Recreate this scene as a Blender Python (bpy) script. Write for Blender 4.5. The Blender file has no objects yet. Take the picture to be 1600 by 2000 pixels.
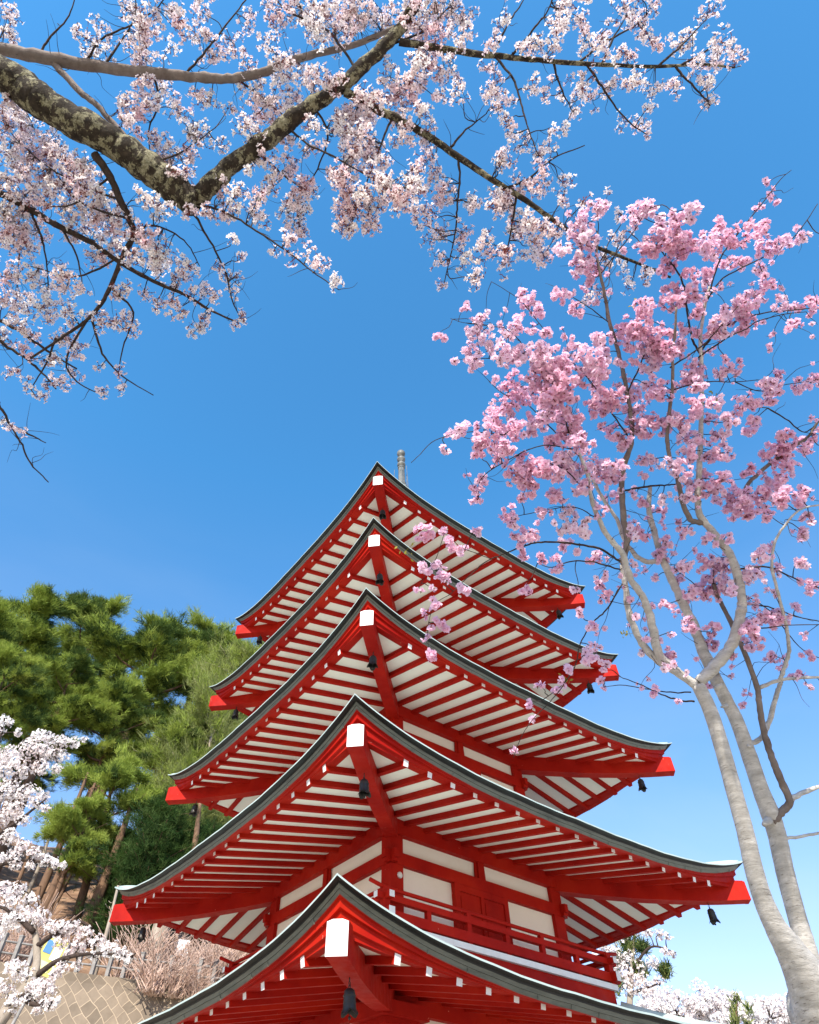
import bpy, bmesh, math, random
import numpy as np
from mathutils import Vector, Matrix

# ------------------------------------------------------------------ camera, sky, sun, exposure
SC = bpy.context.scene
COL = SC.collection
PPX, PPY, FPX = 726.314, 994.909, 1258.627          # principal point and focal length in photo pixels (1600 x 2000)
CAM = np.array([1.44765, -12.72227, 1.6])
M = np.array([[0.9867572, 0.1608035, 0.0212693],    # rows: right, up, forward
              [0.109252, -0.75581, 0.6456123],
              [-0.1198922, 0.6347389, 0.7633691]])
cam = bpy.data.cameras.new('camera')
camo = bpy.data.objects.new('camera', cam)
COL.objects.link(camo)
cam.sensor_fit = 'VERTICAL'
cam.sensor_height = 36.0
cam.lens = 36.0 * FPX / 2000
cam.shift_x = (800 - PPX) / 2000
cam.shift_y = -(1000 - PPY) / 2000
cam.clip_start = 0.05
cam.clip_end = 6000
camo.matrix_world = Matrix(((M[0][0], M[1][0], -M[2][0], CAM[0]), (M[0][1], M[1][1], -M[2][1], CAM[1]),
                            (M[0][2], M[1][2], -M[2][2], CAM[2]), (0, 0, 0, 1)))
SC.camera = camo

SUN_EL, SUN_AZ = math.radians(37), math.radians(-6)
SUN_DIR = Vector((math.cos(SUN_EL) * math.sin(SUN_AZ), -math.cos(SUN_EL) * math.cos(SUN_AZ), math.sin(SUN_EL)))
W = bpy.data.worlds.new("World")
SC.world = W
W.use_nodes = True
nt = W.node_tree
bg = nt.nodes['Background']
sky = nt.nodes.new('ShaderNodeTexSky')
sky.sky_type = 'NISHITA'
sky.sun_disc = False
sky.sun_elevation = SUN_EL
sky.sun_rotation = math.atan2(SUN_DIR.x, SUN_DIR.y)
sky.air_density = 1.0
sky.dust_density = 0.4
sky.ozone_density = 1.6
sky.altitude = 900
# deepen the blue with height above the horizon
tcw = nt.nodes.new('ShaderNodeTexCoord')
sxw = nt.nodes.new('ShaderNodeSeparateXYZ')
nt.links.new(tcw.outputs['Generated'], sxw.inputs[0])
rpw = nt.nodes.new('ShaderNodeValToRGB')
for el_, (po, co) in zip(rpw.color_ramp.elements, ((0.12, (.62, .50, .53)), (0.78, (.27, .68, .82)))):
    el_.position = po
    el_.color = (*co, 1)
nt.links.new(sxw.outputs[2], rpw.inputs[0])
mxw = nt.nodes.new('ShaderNodeVectorMath')
mxw.operation = 'MULTIPLY'
nt.links.new(sky.outputs[0], mxw.inputs[0])
nt.links.new(rpw.outputs[0], mxw.inputs[1])
scw = nt.nodes.new('ShaderNodeVectorMath')
scw.operation = 'SCALE'
scw.inputs['Scale'].default_value = 1.78
nt.links.new(mxw.outputs[0], scw.inputs[0])
# faint thin cloud low in the sky
nzw = nt.nodes.new('ShaderNodeTexNoise')
nzw.inputs['Scale'].default_value = 2.2
nzw.inputs['Detail'].default_value = 6
nzw.inputs['Distortion'].default_value = .6
mpw = nt.nodes.new('ShaderNodeMapping')
mpw.inputs['Scale'].default_value = (1, 1, 2.6)
mpw.inputs['Location'].default_value = (.7, .2, .1)
nt.links.new(tcw.outputs['Generated'], mpw.inputs[0])
nt.links.new(mpw.outputs[0], nzw.inputs[0])
r2w = nt.nodes.new('ShaderNodeValToRGB')
for el_, (po, co) in zip(r2w.color_ramp.elements, ((0.45, 0.0), (0.8, 0.20))):
    el_.position = po
    el_.color = (co, co, co, 1)
nt.links.new(nzw.outputs[0], r2w.inputs[0])
r3w = nt.nodes.new('ShaderNodeMapRange')
for i_, v_ in ((1, .75), (2, .35), (3, 0.0), (4, 1.0)):
    r3w.inputs[i_].default_value = v_
nt.links.new(sxw.outputs[2], r3w.inputs[0])
m3w = nt.nodes.new('ShaderNodeMath')
m3w.operation = 'MULTIPLY'
nt.links.new(r2w.outputs[0], m3w.inputs[0])
nt.links.new(r3w.outputs[0], m3w.inputs[1])
mcw = nt.nodes.new('ShaderNodeMix')
mcw.data_type = 'RGBA'
nt.links.new(m3w.outputs[0], mcw.inputs[0])
nt.links.new(scw.outputs[0], mcw.inputs[6])
mcw.inputs[7].default_value = (3.4, 3.7, 4.0, 1)
nt.links.new(mcw.outputs[2], bg.inputs[0])
bg.inputs[1].default_value = 0.15
sl = bpy.data.lights.new('sun', 'SUN')
sl.energy = 4.6
sl.angle = math.radians(0.5)
sl.color = (1.0, 0.93, 0.82)
so = bpy.data.objects.new('sun', sl)
COL.objects.link(so)
so.rotation_euler = (-SUN_DIR).to_track_quat('-Z', 'Y').to_euler()
so.location = (0, -30, 40)
SC.view_settings.view_transform = 'Standard'
SC.view_settings.look = 'None'
SC.view_settings.gamma = 1
SC.view_settings.exposure = 0.85

# ------------------------------------------------------------------ helpers
def pix(px, py, zd):
    """point seen at photo pixel (px, py) at depth zd metres along the view axis"""
    return CAM + zd * (M.T @ np.array([(px - PPX) / FPX, -(py - PPY) / FPX, 1.0]))

def azel(px, py):
    d = pix(px, py, 1.0) - CAM
    return math.atan2(d[0], d[1]), math.atan2(d[2], math.hypot(d[0], d[1]))

def at(px, py, D):
    """point seen at photo pixel at horizontal distance D metres"""
    a, e = azel(px, py)
    return np.array([CAM[0] + D * math.sin(a), CAM[1] + D * math.cos(a), CAM[2] + D * math.tan(e)])

def zdepth(p):
    return float(M[2] @ (np.asarray(p) - CAM))

def nodes(name):
    m = bpy.data.materials.new(name)
    m.use_nodes = True
    t = m.node_tree
    return m, t, t.nodes['Principled BSDF']

def ramp(t, fac, stops):
    r = t.nodes.new('ShaderNodeValToRGB')
    e = r.color_ramp.elements
    while len(e) < len(stops):
        e.new(0.5)
    for q, (p, c) in zip(e, stops):
        q.position = p
        q.color = (*c, 1)
    t.links.new(fac, r.inputs[0])
    return r.outputs[0]

def noise(t, scale, detail=4, rough=0.6, coord='Object', stretch=None):
    tc = t.nodes.new('ShaderNodeTexCoord')
    n = t.nodes.new('ShaderNodeTexNoise')
    n.inputs['Scale'].default_value = scale
    n.inputs['Detail'].default_value = detail
    n.inputs['Roughness'].default_value = rough
    src = tc.outputs[coord]
    if stretch:
        mp = t.nodes.new('ShaderNodeMapping')
        mp.inputs['Scale'].default_value = stretch
        t.links.new(src, mp.inputs[0])
        src = mp.outputs[0]
    t.links.new(src, n.inputs[0])
    return n.outputs[0]

def bump(t, b, h, strength=0.3, dist=0.02):
    bn = t.nodes.new('ShaderNodeBump')
    bn.inputs['Strength'].default_value = strength
    bn.inputs['Distance'].default_value = dist
    t.links.new(h, bn.inputs['Height'])
    t.links.new(bn.outputs[0], b.inputs['Normal'])

def mat(name, stops, scale=3.0, rough=0.6, bumpk=0.0, detail=5, stretch=None, spec=0.4, metal=0.0, bscale=None):
    m, t, b = nodes(name)
    n = noise(t, scale, detail, stretch=stretch)
    t.links.new(ramp(t, n, stops), b.inputs['Base Color'])
    b.inputs['Roughness'].default_value = rough
    b.inputs['Specular IOR Level'].default_value = spec
    b.inputs['Metallic'].default_value = metal
    if bumpk:
        bump(t, b, noise(t, bscale or scale * 6, 4, stretch=stretch), bumpk)
    return m

def petal_mat(name, stops, scale, trans=0.35):
    m, t, b = nodes(name)
    n = noise(t, scale, 3)
    c = ramp(t, n, stops)
    t.links.new(c, b.inputs['Base Color'])
    b.inputs['Roughness'].default_value = 0.75
    b.inputs['Specular IOR Level'].default_value = 0.15
    tr = t.nodes.new('ShaderNodeBsdfTranslucent')
    t.links.new(c, tr.inputs[0])
    mx = t.nodes.new('ShaderNodeMixShader')
    mx.inputs[0].default_value = trans
    t.links.new(b.outputs[0], mx.inputs[1])
    t.links.new(tr.outputs[0], mx.inputs[2])
    t.links.new(mx.outputs[0], t.nodes['Material Output'].inputs[0])
    return m

class MB:
    """collects shapes and links them as one mesh object"""
    def __init__(self):
        self.v, self.f, self.mi, self.sm = [], [], [], []
    def add(self, vs, fs, mi=0, sm=False):
        o = len(self.v)
        self.v += [tuple(map(float, p)) for p in vs]
        for q in fs:
            self.f.append(tuple(o + i for i in q))
            self.mi.append(mi)
            self.sm.append(sm)
    def box(self, x0, x1, y0, y1, z0, z1, mi=0, end=None):
        vs = [(x, y, z) for x in (x0, x1) for y in (y0, y1) for z in (z0, z1)]
        fs = [(0, 1, 3, 2), (4, 6, 7, 5), (0, 4, 5, 1), (2, 3, 7, 6), (0, 2, 6, 4), (1, 5, 7, 3)]
        self.add(vs, fs, mi)
    def bar(self, p0, p1, w, h, mi=0, mi0=None, mi1=None, up=(0, 0, 1)):
        """rectangular bar from p0 to p1; end faces may carry another material"""
        p0, p1 = Vector(p0), Vector(p1)
        d = (p1 - p0).normalized()
        s = d.cross(Vector(up)).normalized()
        u = s.cross(d)
        vs = [p + s * a * w / 2 + u * b * h / 2 for p in (p0, p1) for a, b in ((-1, -1), (1, -1), (1, 1), (-1, 1))]
        self.add(vs, [(0, 1, 5, 4), (1, 2, 6, 5), (2, 3, 7, 6), (3, 0, 4, 7)], mi)
        self.add(vs[:4], [(3, 2, 1, 0)], mi if mi0 is None else mi0)
        self.add(vs[4:], [(0, 1, 2, 3)], mi if mi1 is None else mi1)
    def tube(self, pts, rad, n=6, mi=0, cap=True, sm=True):
        pts = [np.asarray(p, float) for p in pts]
        k = len(pts)
        if not hasattr(rad, '__len__'):
            rad = [rad] * k
        vs, fs = [], []
        ref = None
        for i in range(k):
            d = pts[min(i + 1, k - 1)] - pts[max(i - 1, 0)]
            d = d / (np.linalg.norm(d) + 1e-9)
            if ref is None:
                ref = np.array([0, 0, 1.0]) if abs(d[2]) < 0.9 else np.array([1.0, 0, 0])
            s = np.cross(d, ref)
            s /= np.linalg.norm(s) + 1e-9
            ref = np.cross(s, d)
            for j in range(n):
                a = 2 * math.pi * j / n
                vs.append(pts[i] + rad[i] * (math.cos(a) * s + math.sin(a) * ref))
        for i in range(k - 1):
            for j in range(n):
                j2 = (j + 1) % n
                fs.append((i * n + j, i * n + j2, (i + 1) * n + j2, (i + 1) * n + j))
        if cap:
            fs.append(tuple(range(n))[::-1])
            fs.append(tuple((k - 1) * n + j for j in range(n)))
        self.add(vs, fs, mi, sm)
    def lathe(self, prof, n=16, mi=0, c=(0, 0, 0), sm=True):
        vs = [(c[0] + r * math.cos(2 * math.pi * j / n), c[1] + r * math.sin(2 * math.pi * j / n), c[2] + z) for r, z in prof for j in range(n)]
        fs = []
        for i in range(len(prof) - 1):
            for j in range(n):
                j2 = (j + 1) % n
                fs.append((i * n + j, i * n + j2, (i + 1) * n + j2, (i + 1) * n + j))
        self.add(vs, fs, mi, sm)
    def grid(self, rows, mi=0, sm=True, flip=False):
        n = len(rows[0])
        vs = [p for r in rows for p in r]
        fs = []
        for i in range(len(rows) - 1):
            for j in range(n - 1):
                q = (i * n + j, i * n + j + 1, (i + 1) * n + j + 1, (i + 1) * n + j)
                fs.append(q[::-1] if flip else q)
        self.add(vs, fs, mi, sm)
    def build(self, name, mats, parent=None, loc=None):
        me = bpy.data.meshes.new(name)
        me.from_pydata(self.v, [], self.f)
        ms = mats if isinstance(mats, (list, tuple)) else [mats]
        for m in ms:
            me.materials.append(m)
        me.polygons.foreach_set('material_index', self.mi)
        me.polygons.foreach_set('use_smooth', self.sm)
        me.update()
        return link(name, me, parent, loc)

def link(name, me, parent=None, loc=None):
    o = bpy.data.objects.new(name, me)
    COL.objects.link(o)
    if parent is not None:
        o.parent = parent
    if loc is not None:
        o.location = loc
    return o

def fast_mesh(name, V, F, mats, mi=None, smooth=False):
    """numpy mesh; F is (n, k) with one k"""
    me = bpy.data.meshes.new(name)
    nv, nf, k = len(V), len(F), F.shape[1]
    me.vertices.add(nv)
    me.vertices.foreach_set('co', np.ascontiguousarray(V, np.float32).ravel())
    me.loops.add(nf * k)
    me.loops.foreach_set('vertex_index', np.ascontiguousarray(F, np.int32).ravel())
    me.polygons.add(nf)
    me.polygons.foreach_set('loop_start', np.arange(nf, dtype=np.int32) * k)
    try:
        me.polygons.foreach_set('loop_total', np.full(nf, k, np.int32))
    except Exception:
        pass
    for m in (mats if isinstance(mats, (list, tuple)) else [mats]):
        me.materials.append(m)
    if mi is not None:
        me.polygons.foreach_set('material_index', np.ascontiguousarray(mi, np.int32))
    if smooth:
        me.polygons.foreach_set('use_smooth', np.ones(nf, bool))
    me.update(calc_edges=True)
    return me

def empty(name, loc=(0, 0, 0), rz=0.0):
    o = bpy.data.objects.new(name, None)
    COL.objects.link(o)
    o.location = loc
    o.rotation_euler = (0, 0, rz)
    o.empty_display_size = 0.3
    return o

def tag(o, label=None, cat=None, group=None, kind=None):
    for k, v in (('label', label), ('category', cat), ('group', group), ('kind', kind)):
        if v:
            o[k] = v
    return o

def kids(o):
    return [c for c in bpy.data.objects if c.parent == o]

def copy_tree(o, parent=None):
    c = o.copy()
    COL.objects.link(c)
    c.parent = parent
    for ch in kids(o):
        copy_tree(ch, c)
    return c

def unit(v):
    v = np.asarray(v, float)
    return v / (np.linalg.norm(v, axis=-1, keepdims=True) + 1e-9)

# ------------------------------------------------------------------ materials
def lacquer():
    """vermilion lacquer: slow tone changes, faint rubbed streaks and a few chips down to the pale primer"""
    m, t, b = nodes('vermilion_lacquer')
    c = ramp(t, noise(t, 1.1, 6, .65), [(0.30, (0.26, 0.005, 0.003)), (0.5, (0.36, 0.009, 0.004)), (0.70, (0.43, 0.017, 0.005))])
    chips = ramp(t, noise(t, 26, 3, .5), [(0.75, (0, 0, 0)), (0.765, (1, 1, 1))])
    mx = t.nodes.new('ShaderNodeMix')
    mx.data_type = 'RGBA'
    t.links.new(chips, mx.inputs[0])
    t.links.new(c, mx.inputs[6])
    mx.inputs[7].default_value = (.62, .22, .16, 1)
    t.links.new(mx.outputs[2], b.inputs['Base Color'])
    t.links.new(ramp(t, noise(t, 7, 4), [(.3, (.48, .48, .48)), (.7, (.72, .72, .72))]), b.inputs['Roughness'])
    b.inputs['Specular IOR Level'].default_value = .10
    bump(t, b, noise(t, 34, 4, .7), .10, .004)
    return m
RED = lacquer()
WHITE = mat('white_end_paint', [(0.3, (0.68, 0.65, 0.61)), (0.7, (0.76, 0.74, 0.71))], 6, 0.6, 0.05)
CREAM = mat('cream_plaster', [(0.25, (0.79, 0.72, 0.60)), (0.5, (0.87, 0.80, 0.69)), (0.8, (0.83, 0.76, 0.645))], 1.2, 0.8, 0.06, bscale=30)
COPPER = mat('weathered_copper_edge', [(0.25, (0.055, 0.057, 0.044)), (0.5, (0.135, 0.14, 0.108)), (0.72, (0.085, 0.09, 0.068)), (0.85, (0.17, 0.19, 0.15))], 2.2, 0.55, 0.15, stretch=(1, 1, 6))
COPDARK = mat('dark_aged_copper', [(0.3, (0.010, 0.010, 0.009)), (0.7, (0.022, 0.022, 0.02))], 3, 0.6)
COPLITE = mat('verdigris_copper', [(0.3, (0.30, 0.38, 0.35)), (0.55, (0.42, 0.50, 0.47)), (0.8, (0.34, 0.41, 0.36))], 1.3, 0.5, 0.1)
BRONZE = mat('dark_bronze', [(0.3, (0.022, 0.02, 0.018)), (0.7, (0.05, 0.046, 0.04))], 12, 0.45, 0.1, metal=0.5)
SORIN = mat('aged_metal_finial', [(0.3, (0.085, 0.09, 0.08)), (0.7, (0.18, 0.18, 0.165))], 5, 0.5, 0.1)
# ------------------------------------------------------------------ the pagoda
S = 5.8
CZ = 1.6
R2 = math.sqrt(2)
pag = empty('pagoda', (0, 0, 0), math.radians(45))
tag(pag, 'five storey vermilion and white pagoda with curved dark copper roofs', 'pagoda')

def rotk(p, k):
    x, y, z = p
    for _ in range(k % 4):
        x, y = -y, x
    return (x, y, z)

def rot_add(mb, src, ks):
    """append src's shapes turned to the given faces of the tower"""
    for k in ks:
        o = len(mb.v)
        mb.v += [rotk(p, k) for p in src.v]
        mb.f += [tuple(o + i for i in q) for q in src.f]
        mb.mi += src.mi
        mb.sm += src.sm

#        R tip   z tip   R body  rafters per side
TIERS = {1: (1.0732, 0.4240, 0.500, 19), 2: (1.0, 0.8162, 0.4440, 17), 3: (0.9190, 1.2047, 0.3900, 15),
         4: (0.8400, 1.5889, 0.3450, 13), 5: (0.7970, 1.9578, 0.3150, 13)}
NS = 64
SS = [math.sin(math.pi / 2 * (-1 + 2 * i / NS)) for i in range(NS + 1)]      # finer towards the corners
FRONT = {0: 'right', 3: 'left'}
rest = MB()
BELLS = []
for T, (Rt, zt, Rb, nraf) in TIERS.items():
    a = Rt / R2 * S                     # half side of the eave
    zt_ = CZ + zt * S
    h = 0.083 * S
    # eave line: upswept corners, with the slight waviness of sheet metal
    E = lambda s, zt_=zt_, h=h, T=T: zt_ - h * (1 - (0.9 * abs(s) ** 3 + 0.1 * abs(s) ** 9)) + (.004 * math.sin(21 * s + T) + .003 * math.sin(47 * s + 2 * T)) * (1 - s * s)
    ar = (Rt - 0.0565) / R2 * S         # rafter ends
    zr = CZ + (zt - 0.1003) * S
    Rf = lambda s, zr=zr: zr + 0.025 * S * min(abs(s), 1.05) ** 3.7
    b = Rb / R2 * S
    zin = CZ + (zt - 0.026) * S
    slope = (zin - zr) / (ar - b)
    def sof(x, y, ar=ar, Rf=Rf, slope=slope):
        """height of the rafter centre line under the eave at (x along the edge, y outward)"""
        return Rf(x / ar) + (ar - y) * slope
    # --- roof top and layered eave edge
    if T < 5:
        ai, ziN = TIERS[T + 1][2] / R2 * S + 0.45, CZ + (TIERS[T + 1][1] - 0.345) * S
    else:
        ai, ziN = 0.28, zt_ + 2.35
    roof, src = MB(), MB()
    NV = 12
    rise = ziN - E(0)
    rows = []
    for j in range(NV + 1):
        v = j / NV
        av = a * (1 - v) + ai * v
        row = []
        for s in SS:
            lift = (E(s) - E(0)) * (1 - v) ** 2.2
            pz = E(0) + rise * (0.82 * v + 0.18 * v * v if T < 5 else 0.55 * v + 0.45 * v ** 2.2) + lift
            row.append((s * av, -av, pz))
        rows.append(row)
    src.grid(rows, 2)
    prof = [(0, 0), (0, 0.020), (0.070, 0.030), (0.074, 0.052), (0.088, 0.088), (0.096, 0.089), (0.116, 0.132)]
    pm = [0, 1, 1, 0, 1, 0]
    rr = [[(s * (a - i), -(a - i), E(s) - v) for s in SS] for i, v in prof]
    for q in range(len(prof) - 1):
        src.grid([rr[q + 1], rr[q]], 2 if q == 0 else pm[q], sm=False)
    # upstanding seams of the copper sheets on the eave edge
    for i in range(-12, 13, 2):
        s0 = (i + 0.6 * math.sin(T * 7 + i)) / 13.5
        if abs(s0) < 0.95:
            x = s0 * (a - .09)
            src.bar((x, -(a - .095), E(s0) - .089), (x, -(a - .115), E(s0) - .1325), .010, .010, 0)
    rot_add(roof, src, range(4))
    # hip ridges
    for k in range(4):
        pts = []
        for j in range(NV + 1):
            x, y, z = rows[j][0]
            pts.append(rotk((x * (.985 if j == 0 else 1), y * (.985 if j == 0 else 1), z + 0.0), k))
        roof.tube(pts, [0.008, .045] + [0.055] * (NV - 1), 6, 2)
    ro = roof.build('roof', [COPPER, COPDARK, COPLITE], pag)
    # --- red boards under the copper edge
    eb, src = MB(), MB()
    def red(i, bl, off, a=a, E=E, Rf=Rf):
        out = []
        for s in SS:
            z = (1 - bl) * (E(s) - 0.132) + bl * Rf(s) + off
            out.append((s * (a - i), -(a - i), z))
        return out
    rr = [red(0.112, 0, 0.004), red(0.145, 0.06, 0.0), red(0.148, 0.30, 0.0), red(0.185, 0.36, 0.004),
          red(0.189, 0.72, 0.004), red(0.222, 0.80, 0.006), red(0.226, 1.0, 0.012), red(0.36, 1.0, 0.028), red(0.42, 1.0, 0.10)]
    for q in range(len(rr) - 1):
        src.grid([rr[q + 1], rr[q]], 0, sm=False)
    rot_add(eb, src, range(4))
    eb.build('eave_board', RED, ro)
    # --- cream boards of the soffit
    sb, src = MB(), MB()
    rows = []
    y0, y1 = ar - 0.10, b - 0.05
    for j in range(7):
        y = y0 + (y1 - y0) * j / 6
        rows.append([(s * y, -y, sof(s * y, y) + 0.026) for s in SS])
    src.grid(rows, 0, flip=True)
    rot_add(sb, src, range(4))
    so_ = sb.build('soffit', CREAM, pag)
    # --- rafters
    sp = 0.0476 * R2 * S / 1.0
    idx = range(nraf)
    for k in range(4):
        for i in idx:
            x = (i - (nraf - 1) / 2) * sp
            yin = b - 0.02 if abs(x) < b else abs(x) + 0.02
            yin = min(yin, ar - 0.05)
            p0 = (x, -ar - 0.012, sof(x, ar + 0.012))
            p1 = (x, -yin, sof(x, yin))
            mb = MB()
            w = 0.074 + 0.003 * math.sin(i * 3.1 + k + T)
            mb.bar(p0, p1, w, 0.092, 0, 1, 0)
            near = {1: 9, 2: 99, 3: 99, 4: 9, 5: 0}[T]
            fi = (nraf - 1 - i) if k == 3 else i            # count from the front corner
            if k in FRONT and fi < near:
                r_ = MB()
                rot_add(r_, mb, [k])
                r_.build('rafter', [RED, WHITE], so_)
            else:
                rot_add(rest, mb, [k])
    # --- hip beams
    Re = Rt - 0.03
    tab = [(0, -.110), (.06, -.1105), (.11, -.110), (.17, -.107), (.30, -.098), (.44, -.082), (.53, -.069), (.75, -.04)]
    for k in range(4):
        hb = MB()
        sec = []
        for q in range(15):
            d = (Re - Rb + 0.03) * q / 14
            Rq = Re - d
            zb = np.interp(d, [t[0] for t in tab], [t[1] for t in tab])
            y = Rq / R2 * S
            ztop = sof(y, y) + 0.06
            ztop += 0.055 * max(0, 1 - d / 0.12)
            ztop = min(ztop, CZ + (zt - 0.0605) * S) if d < .02 else ztop
            sec.append((Rq * S, CZ + (zt + zb) * S, ztop))
        w = 0.10
        # built along local diagonal (-1,-1)
        dx, dy = -1 / R2, -1 / R2
        px_, py_ = 1 / R2, -1 / R2
        vs, fs = [], []
        for r, z0, z1 in sec:
            for sx, z in ((-w, z0), (w, z0), (w, z1), (-w, z1)):
                vs.append(rotk((dx * r + px_ * sx, dy * r + py_ * sx, z), k))
        n = len(sec)
        for i in range(n - 1):
            for j in range(4):
                j2 = (j + 1) % 4
                fs.append((i * 4 + j, (i + 1) * 4 + j, (i + 1) * 4 + j2, i * 4 + j2))
        fs += [(0, 1, 2, 3), ((n - 1) * 4 + 3, (n - 1) * 4 + 2, (n - 1) * 4 + 1, (n - 1) * 4)]
        hb.add(vs, fs)
        ho = hb.build('hip_beam', RED, pag)
        # white painted end with slightly peaked top
        r, z0, z1 = sec[0]
        cp = MB()
        wc = w + 0.003
        ring = [(-wc, z0 - .003), (wc, z0 - .003), (wc, z1 - .012), (wc * .45, z1 + .008), (-wc * .45, z1 + .008), (-wc, z1 - .012)]
        vs = [rotk((dx * (r + e) + px_ * sx, dy * (r + e) + py_ * sx, z), k) for e in (0.022, -0.03) for sx, z in ring]
        m = len(ring)
        cp.add(vs[:m], [tuple(range(m))], 0)
        cp.add(vs, [(j, j + m, (j + 1) % m + m, (j + 1) % m) for j in range(m)], 1)
        cp.build('beam_end', [WHITE, RED], ho)
        Rbell = Rt - 0.141
        zbell = CZ + (zt + np.interp(Re - Rbell, [t[0] for t in tab], [t[1] for t in tab])) * S
        BELLS.append((T, k, Rbell * S, zbell))
    # --- body: plaster wall, posts, beams
    z_pt, z_pb = CZ + (zt - 0.0620) * S, CZ + (zt - 0.1045) * S
    z_nb = CZ + (zt - 0.1350) * S
    z_fl = CZ + (zt - 0.302) * S
    base = z_fl - 0.35 if T > 1 else 0.55
    wl = MB()
    wl.box(-b + .05, b - .05, -b + .05, b - .05, base, zin + .12)
    wo = wl.build('wall', CREAM, pag)
    cw_ = 0.215
    for k in range(4):
        c = MB()
        src = MB()
        src.box(-b - .02, -b + cw_, -b - .02, -b + cw_, base, zin + .10)
        if T == 1:                                                        # stepped capital under the lowest eave
            m_ = -b + .09
            for hw, za, zb_ in ((.20, -.24, -.17), (.27, -.169, -.10), (.36, -.099, .05)):
                src.box(m_ - hw, m_ + hw, m_ - hw, m_ + hw, z_pt + za, z_pt + zb_)
        rot_add(c, src, [k])
        c.build('column', RED, wo)
        g = MB()
        src = MB()
        src.box(-b - .02, b + .02, -b - .055, -b + .06, z_pt + .004, zin + .09)                   # girder under the rafters
        src.box(-b - .10, b + .10, -b - .030, -b + .06, z_nb, z_pb)                               # tie beam with noses
        for e in (-1, 1):
            src.box(*sorted((e * (b + .10), e * (b + .135))), -b - .026, -b + .056, z_nb + .05, z_pb - .005)
        src.box(-.062, .062, -b - .024, -b + .06, z_pb - .01, z_pt + .01)                         # strut between the upper panels
        for e in (-1, 1):
            src.bar((e * .075, -b + .02, z_pb - .01), (e * .06, -b + .02, z_pt), .03, .08, 0)
        rot_add(g, src, [k])
        g.build('beam', RED, wo)
        # red double door with raised frame
        d = MB()
        src = MB()
        x0, x1, zd0, zd1 = -b * .335, b * .285, base + .05, z_nb - .003
        src.box(x0, x1, -b - .012, -b + .05, zd0, zd1)
        for (u0, u1) in ((x0, x0 + .09), (x1 - .09, x1), ((x0 + x1) / 2 - .03, (x0 + x1) / 2 + .03)):
            src.box(u0, u1, -b - .034, -b - .011, zd0, zd1)
        src.box(x0 + .09, x1 - .09, -b - .033, -b - .011, zd1 - .10, zd1 - .002)
        src.box(x0 + .13, (x0 + x1) / 2 - .07, -b - .022, -b - .011, zd0 + .1, zd1 - .16)
        src.box((x0 + x1) / 2 + .07, x1 - .13, -b - .022, -b - .011, zd0 + .1, zd1 - .16)
        rot_add(d, src, [k])
        d.build('door', RED, wo)
    # --- balcony
    if T > 1:
        Rg = Rb + 0.1138
        g = Rg / R2 * S
        zf = CZ + (zt - 0.3005) * S
        fl = MB()
        fl.box(-g, g, -g, g, zf - .078, zf, 0)
        fl.box(-g + .05, g - .05, -g + .05, g - .05, zf - .40, zf - .079, 1)
        fo = fl.build('balcony', [WHITE, RED], pag)
        for k in range(4):
            rl = MB()
            src = MB()
            zl, zm, zT = CZ + (zt - .285) * S, CZ + (zt - .2480) * S, CZ + (zt - .2285) * S
            y = -g + .06
            ex = g + .10
            src.bar((-ex, y, zl), (ex, y, zl), .10, .125, 0, 1, 1)
            src.bar((-ex, y, zm), (ex, y, zm), .085, .080, 0, 1, 1)
            if k % 2 == 0:                          # the two crossing pairs: one runs past the corner, one stops at it
                pts = [(-g - .20, y, zT + .045), (-g + .02, y, zT + .008)] + [(x, y, zT) for x in np.linspace(-g + .25, g - .25, 5)] + [(g - .02, y, zT + .008), (g + .20, y, zT + .045)]
            else:
                pts = [(x, y, zT - .004) for x in np.linspace(-g + .06, g - .06, 5)]
            src.tube(pts, .027, 10, 0)
            rot_add(rl, src, [k])
            nb = 6
            for i in range(nb):                     # posts: every second one reaches the round top rail
                x = -g + .06 + (2 * g - .12) * i / nb
                src = MB()
                hgt = zT if i % 2 == 0 else zm
                ww = .075 if i else .105
                src.box(x - ww / 2, x + ww / 2, y - ww / 2 + .004, y + ww / 2 - .004, zf + .001, hgt - (.02 if i else -.005))
                rot_add(rl, src, [k])
            rl.build('railing', [RED, WHITE], fo)
rest_o = rest.build('rafter', [RED, WHITE], pag)
rest_o['kind'] = 'stuff'
# small round white lamp cover on the front post
lm = MB()
lm.lathe([(0.0, 0.0), (.045, 0.0), (.045, .02), (.03, .035), (0, .04)], 14)
b2 = TIERS[2][2] / R2 * S
l_ = lm.build('post_lamp', WHITE, pag, (-b2 + .14, -b2 - .022, CZ + .655 * S))
l_.rotation_euler = (math.radians(90), 0, 0)
# stone podium under the tower
pd = MB()
pd.box(-3.6, 3.6, -3.6, 3.6, -0.2, 0.55)
PODM = mat('podium_stone', [(0.3, (.30, .28, .25)), (.7, (.42, .40, .36))], 3, .85, .2)
pd.build('podium', PODM, pag)
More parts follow.
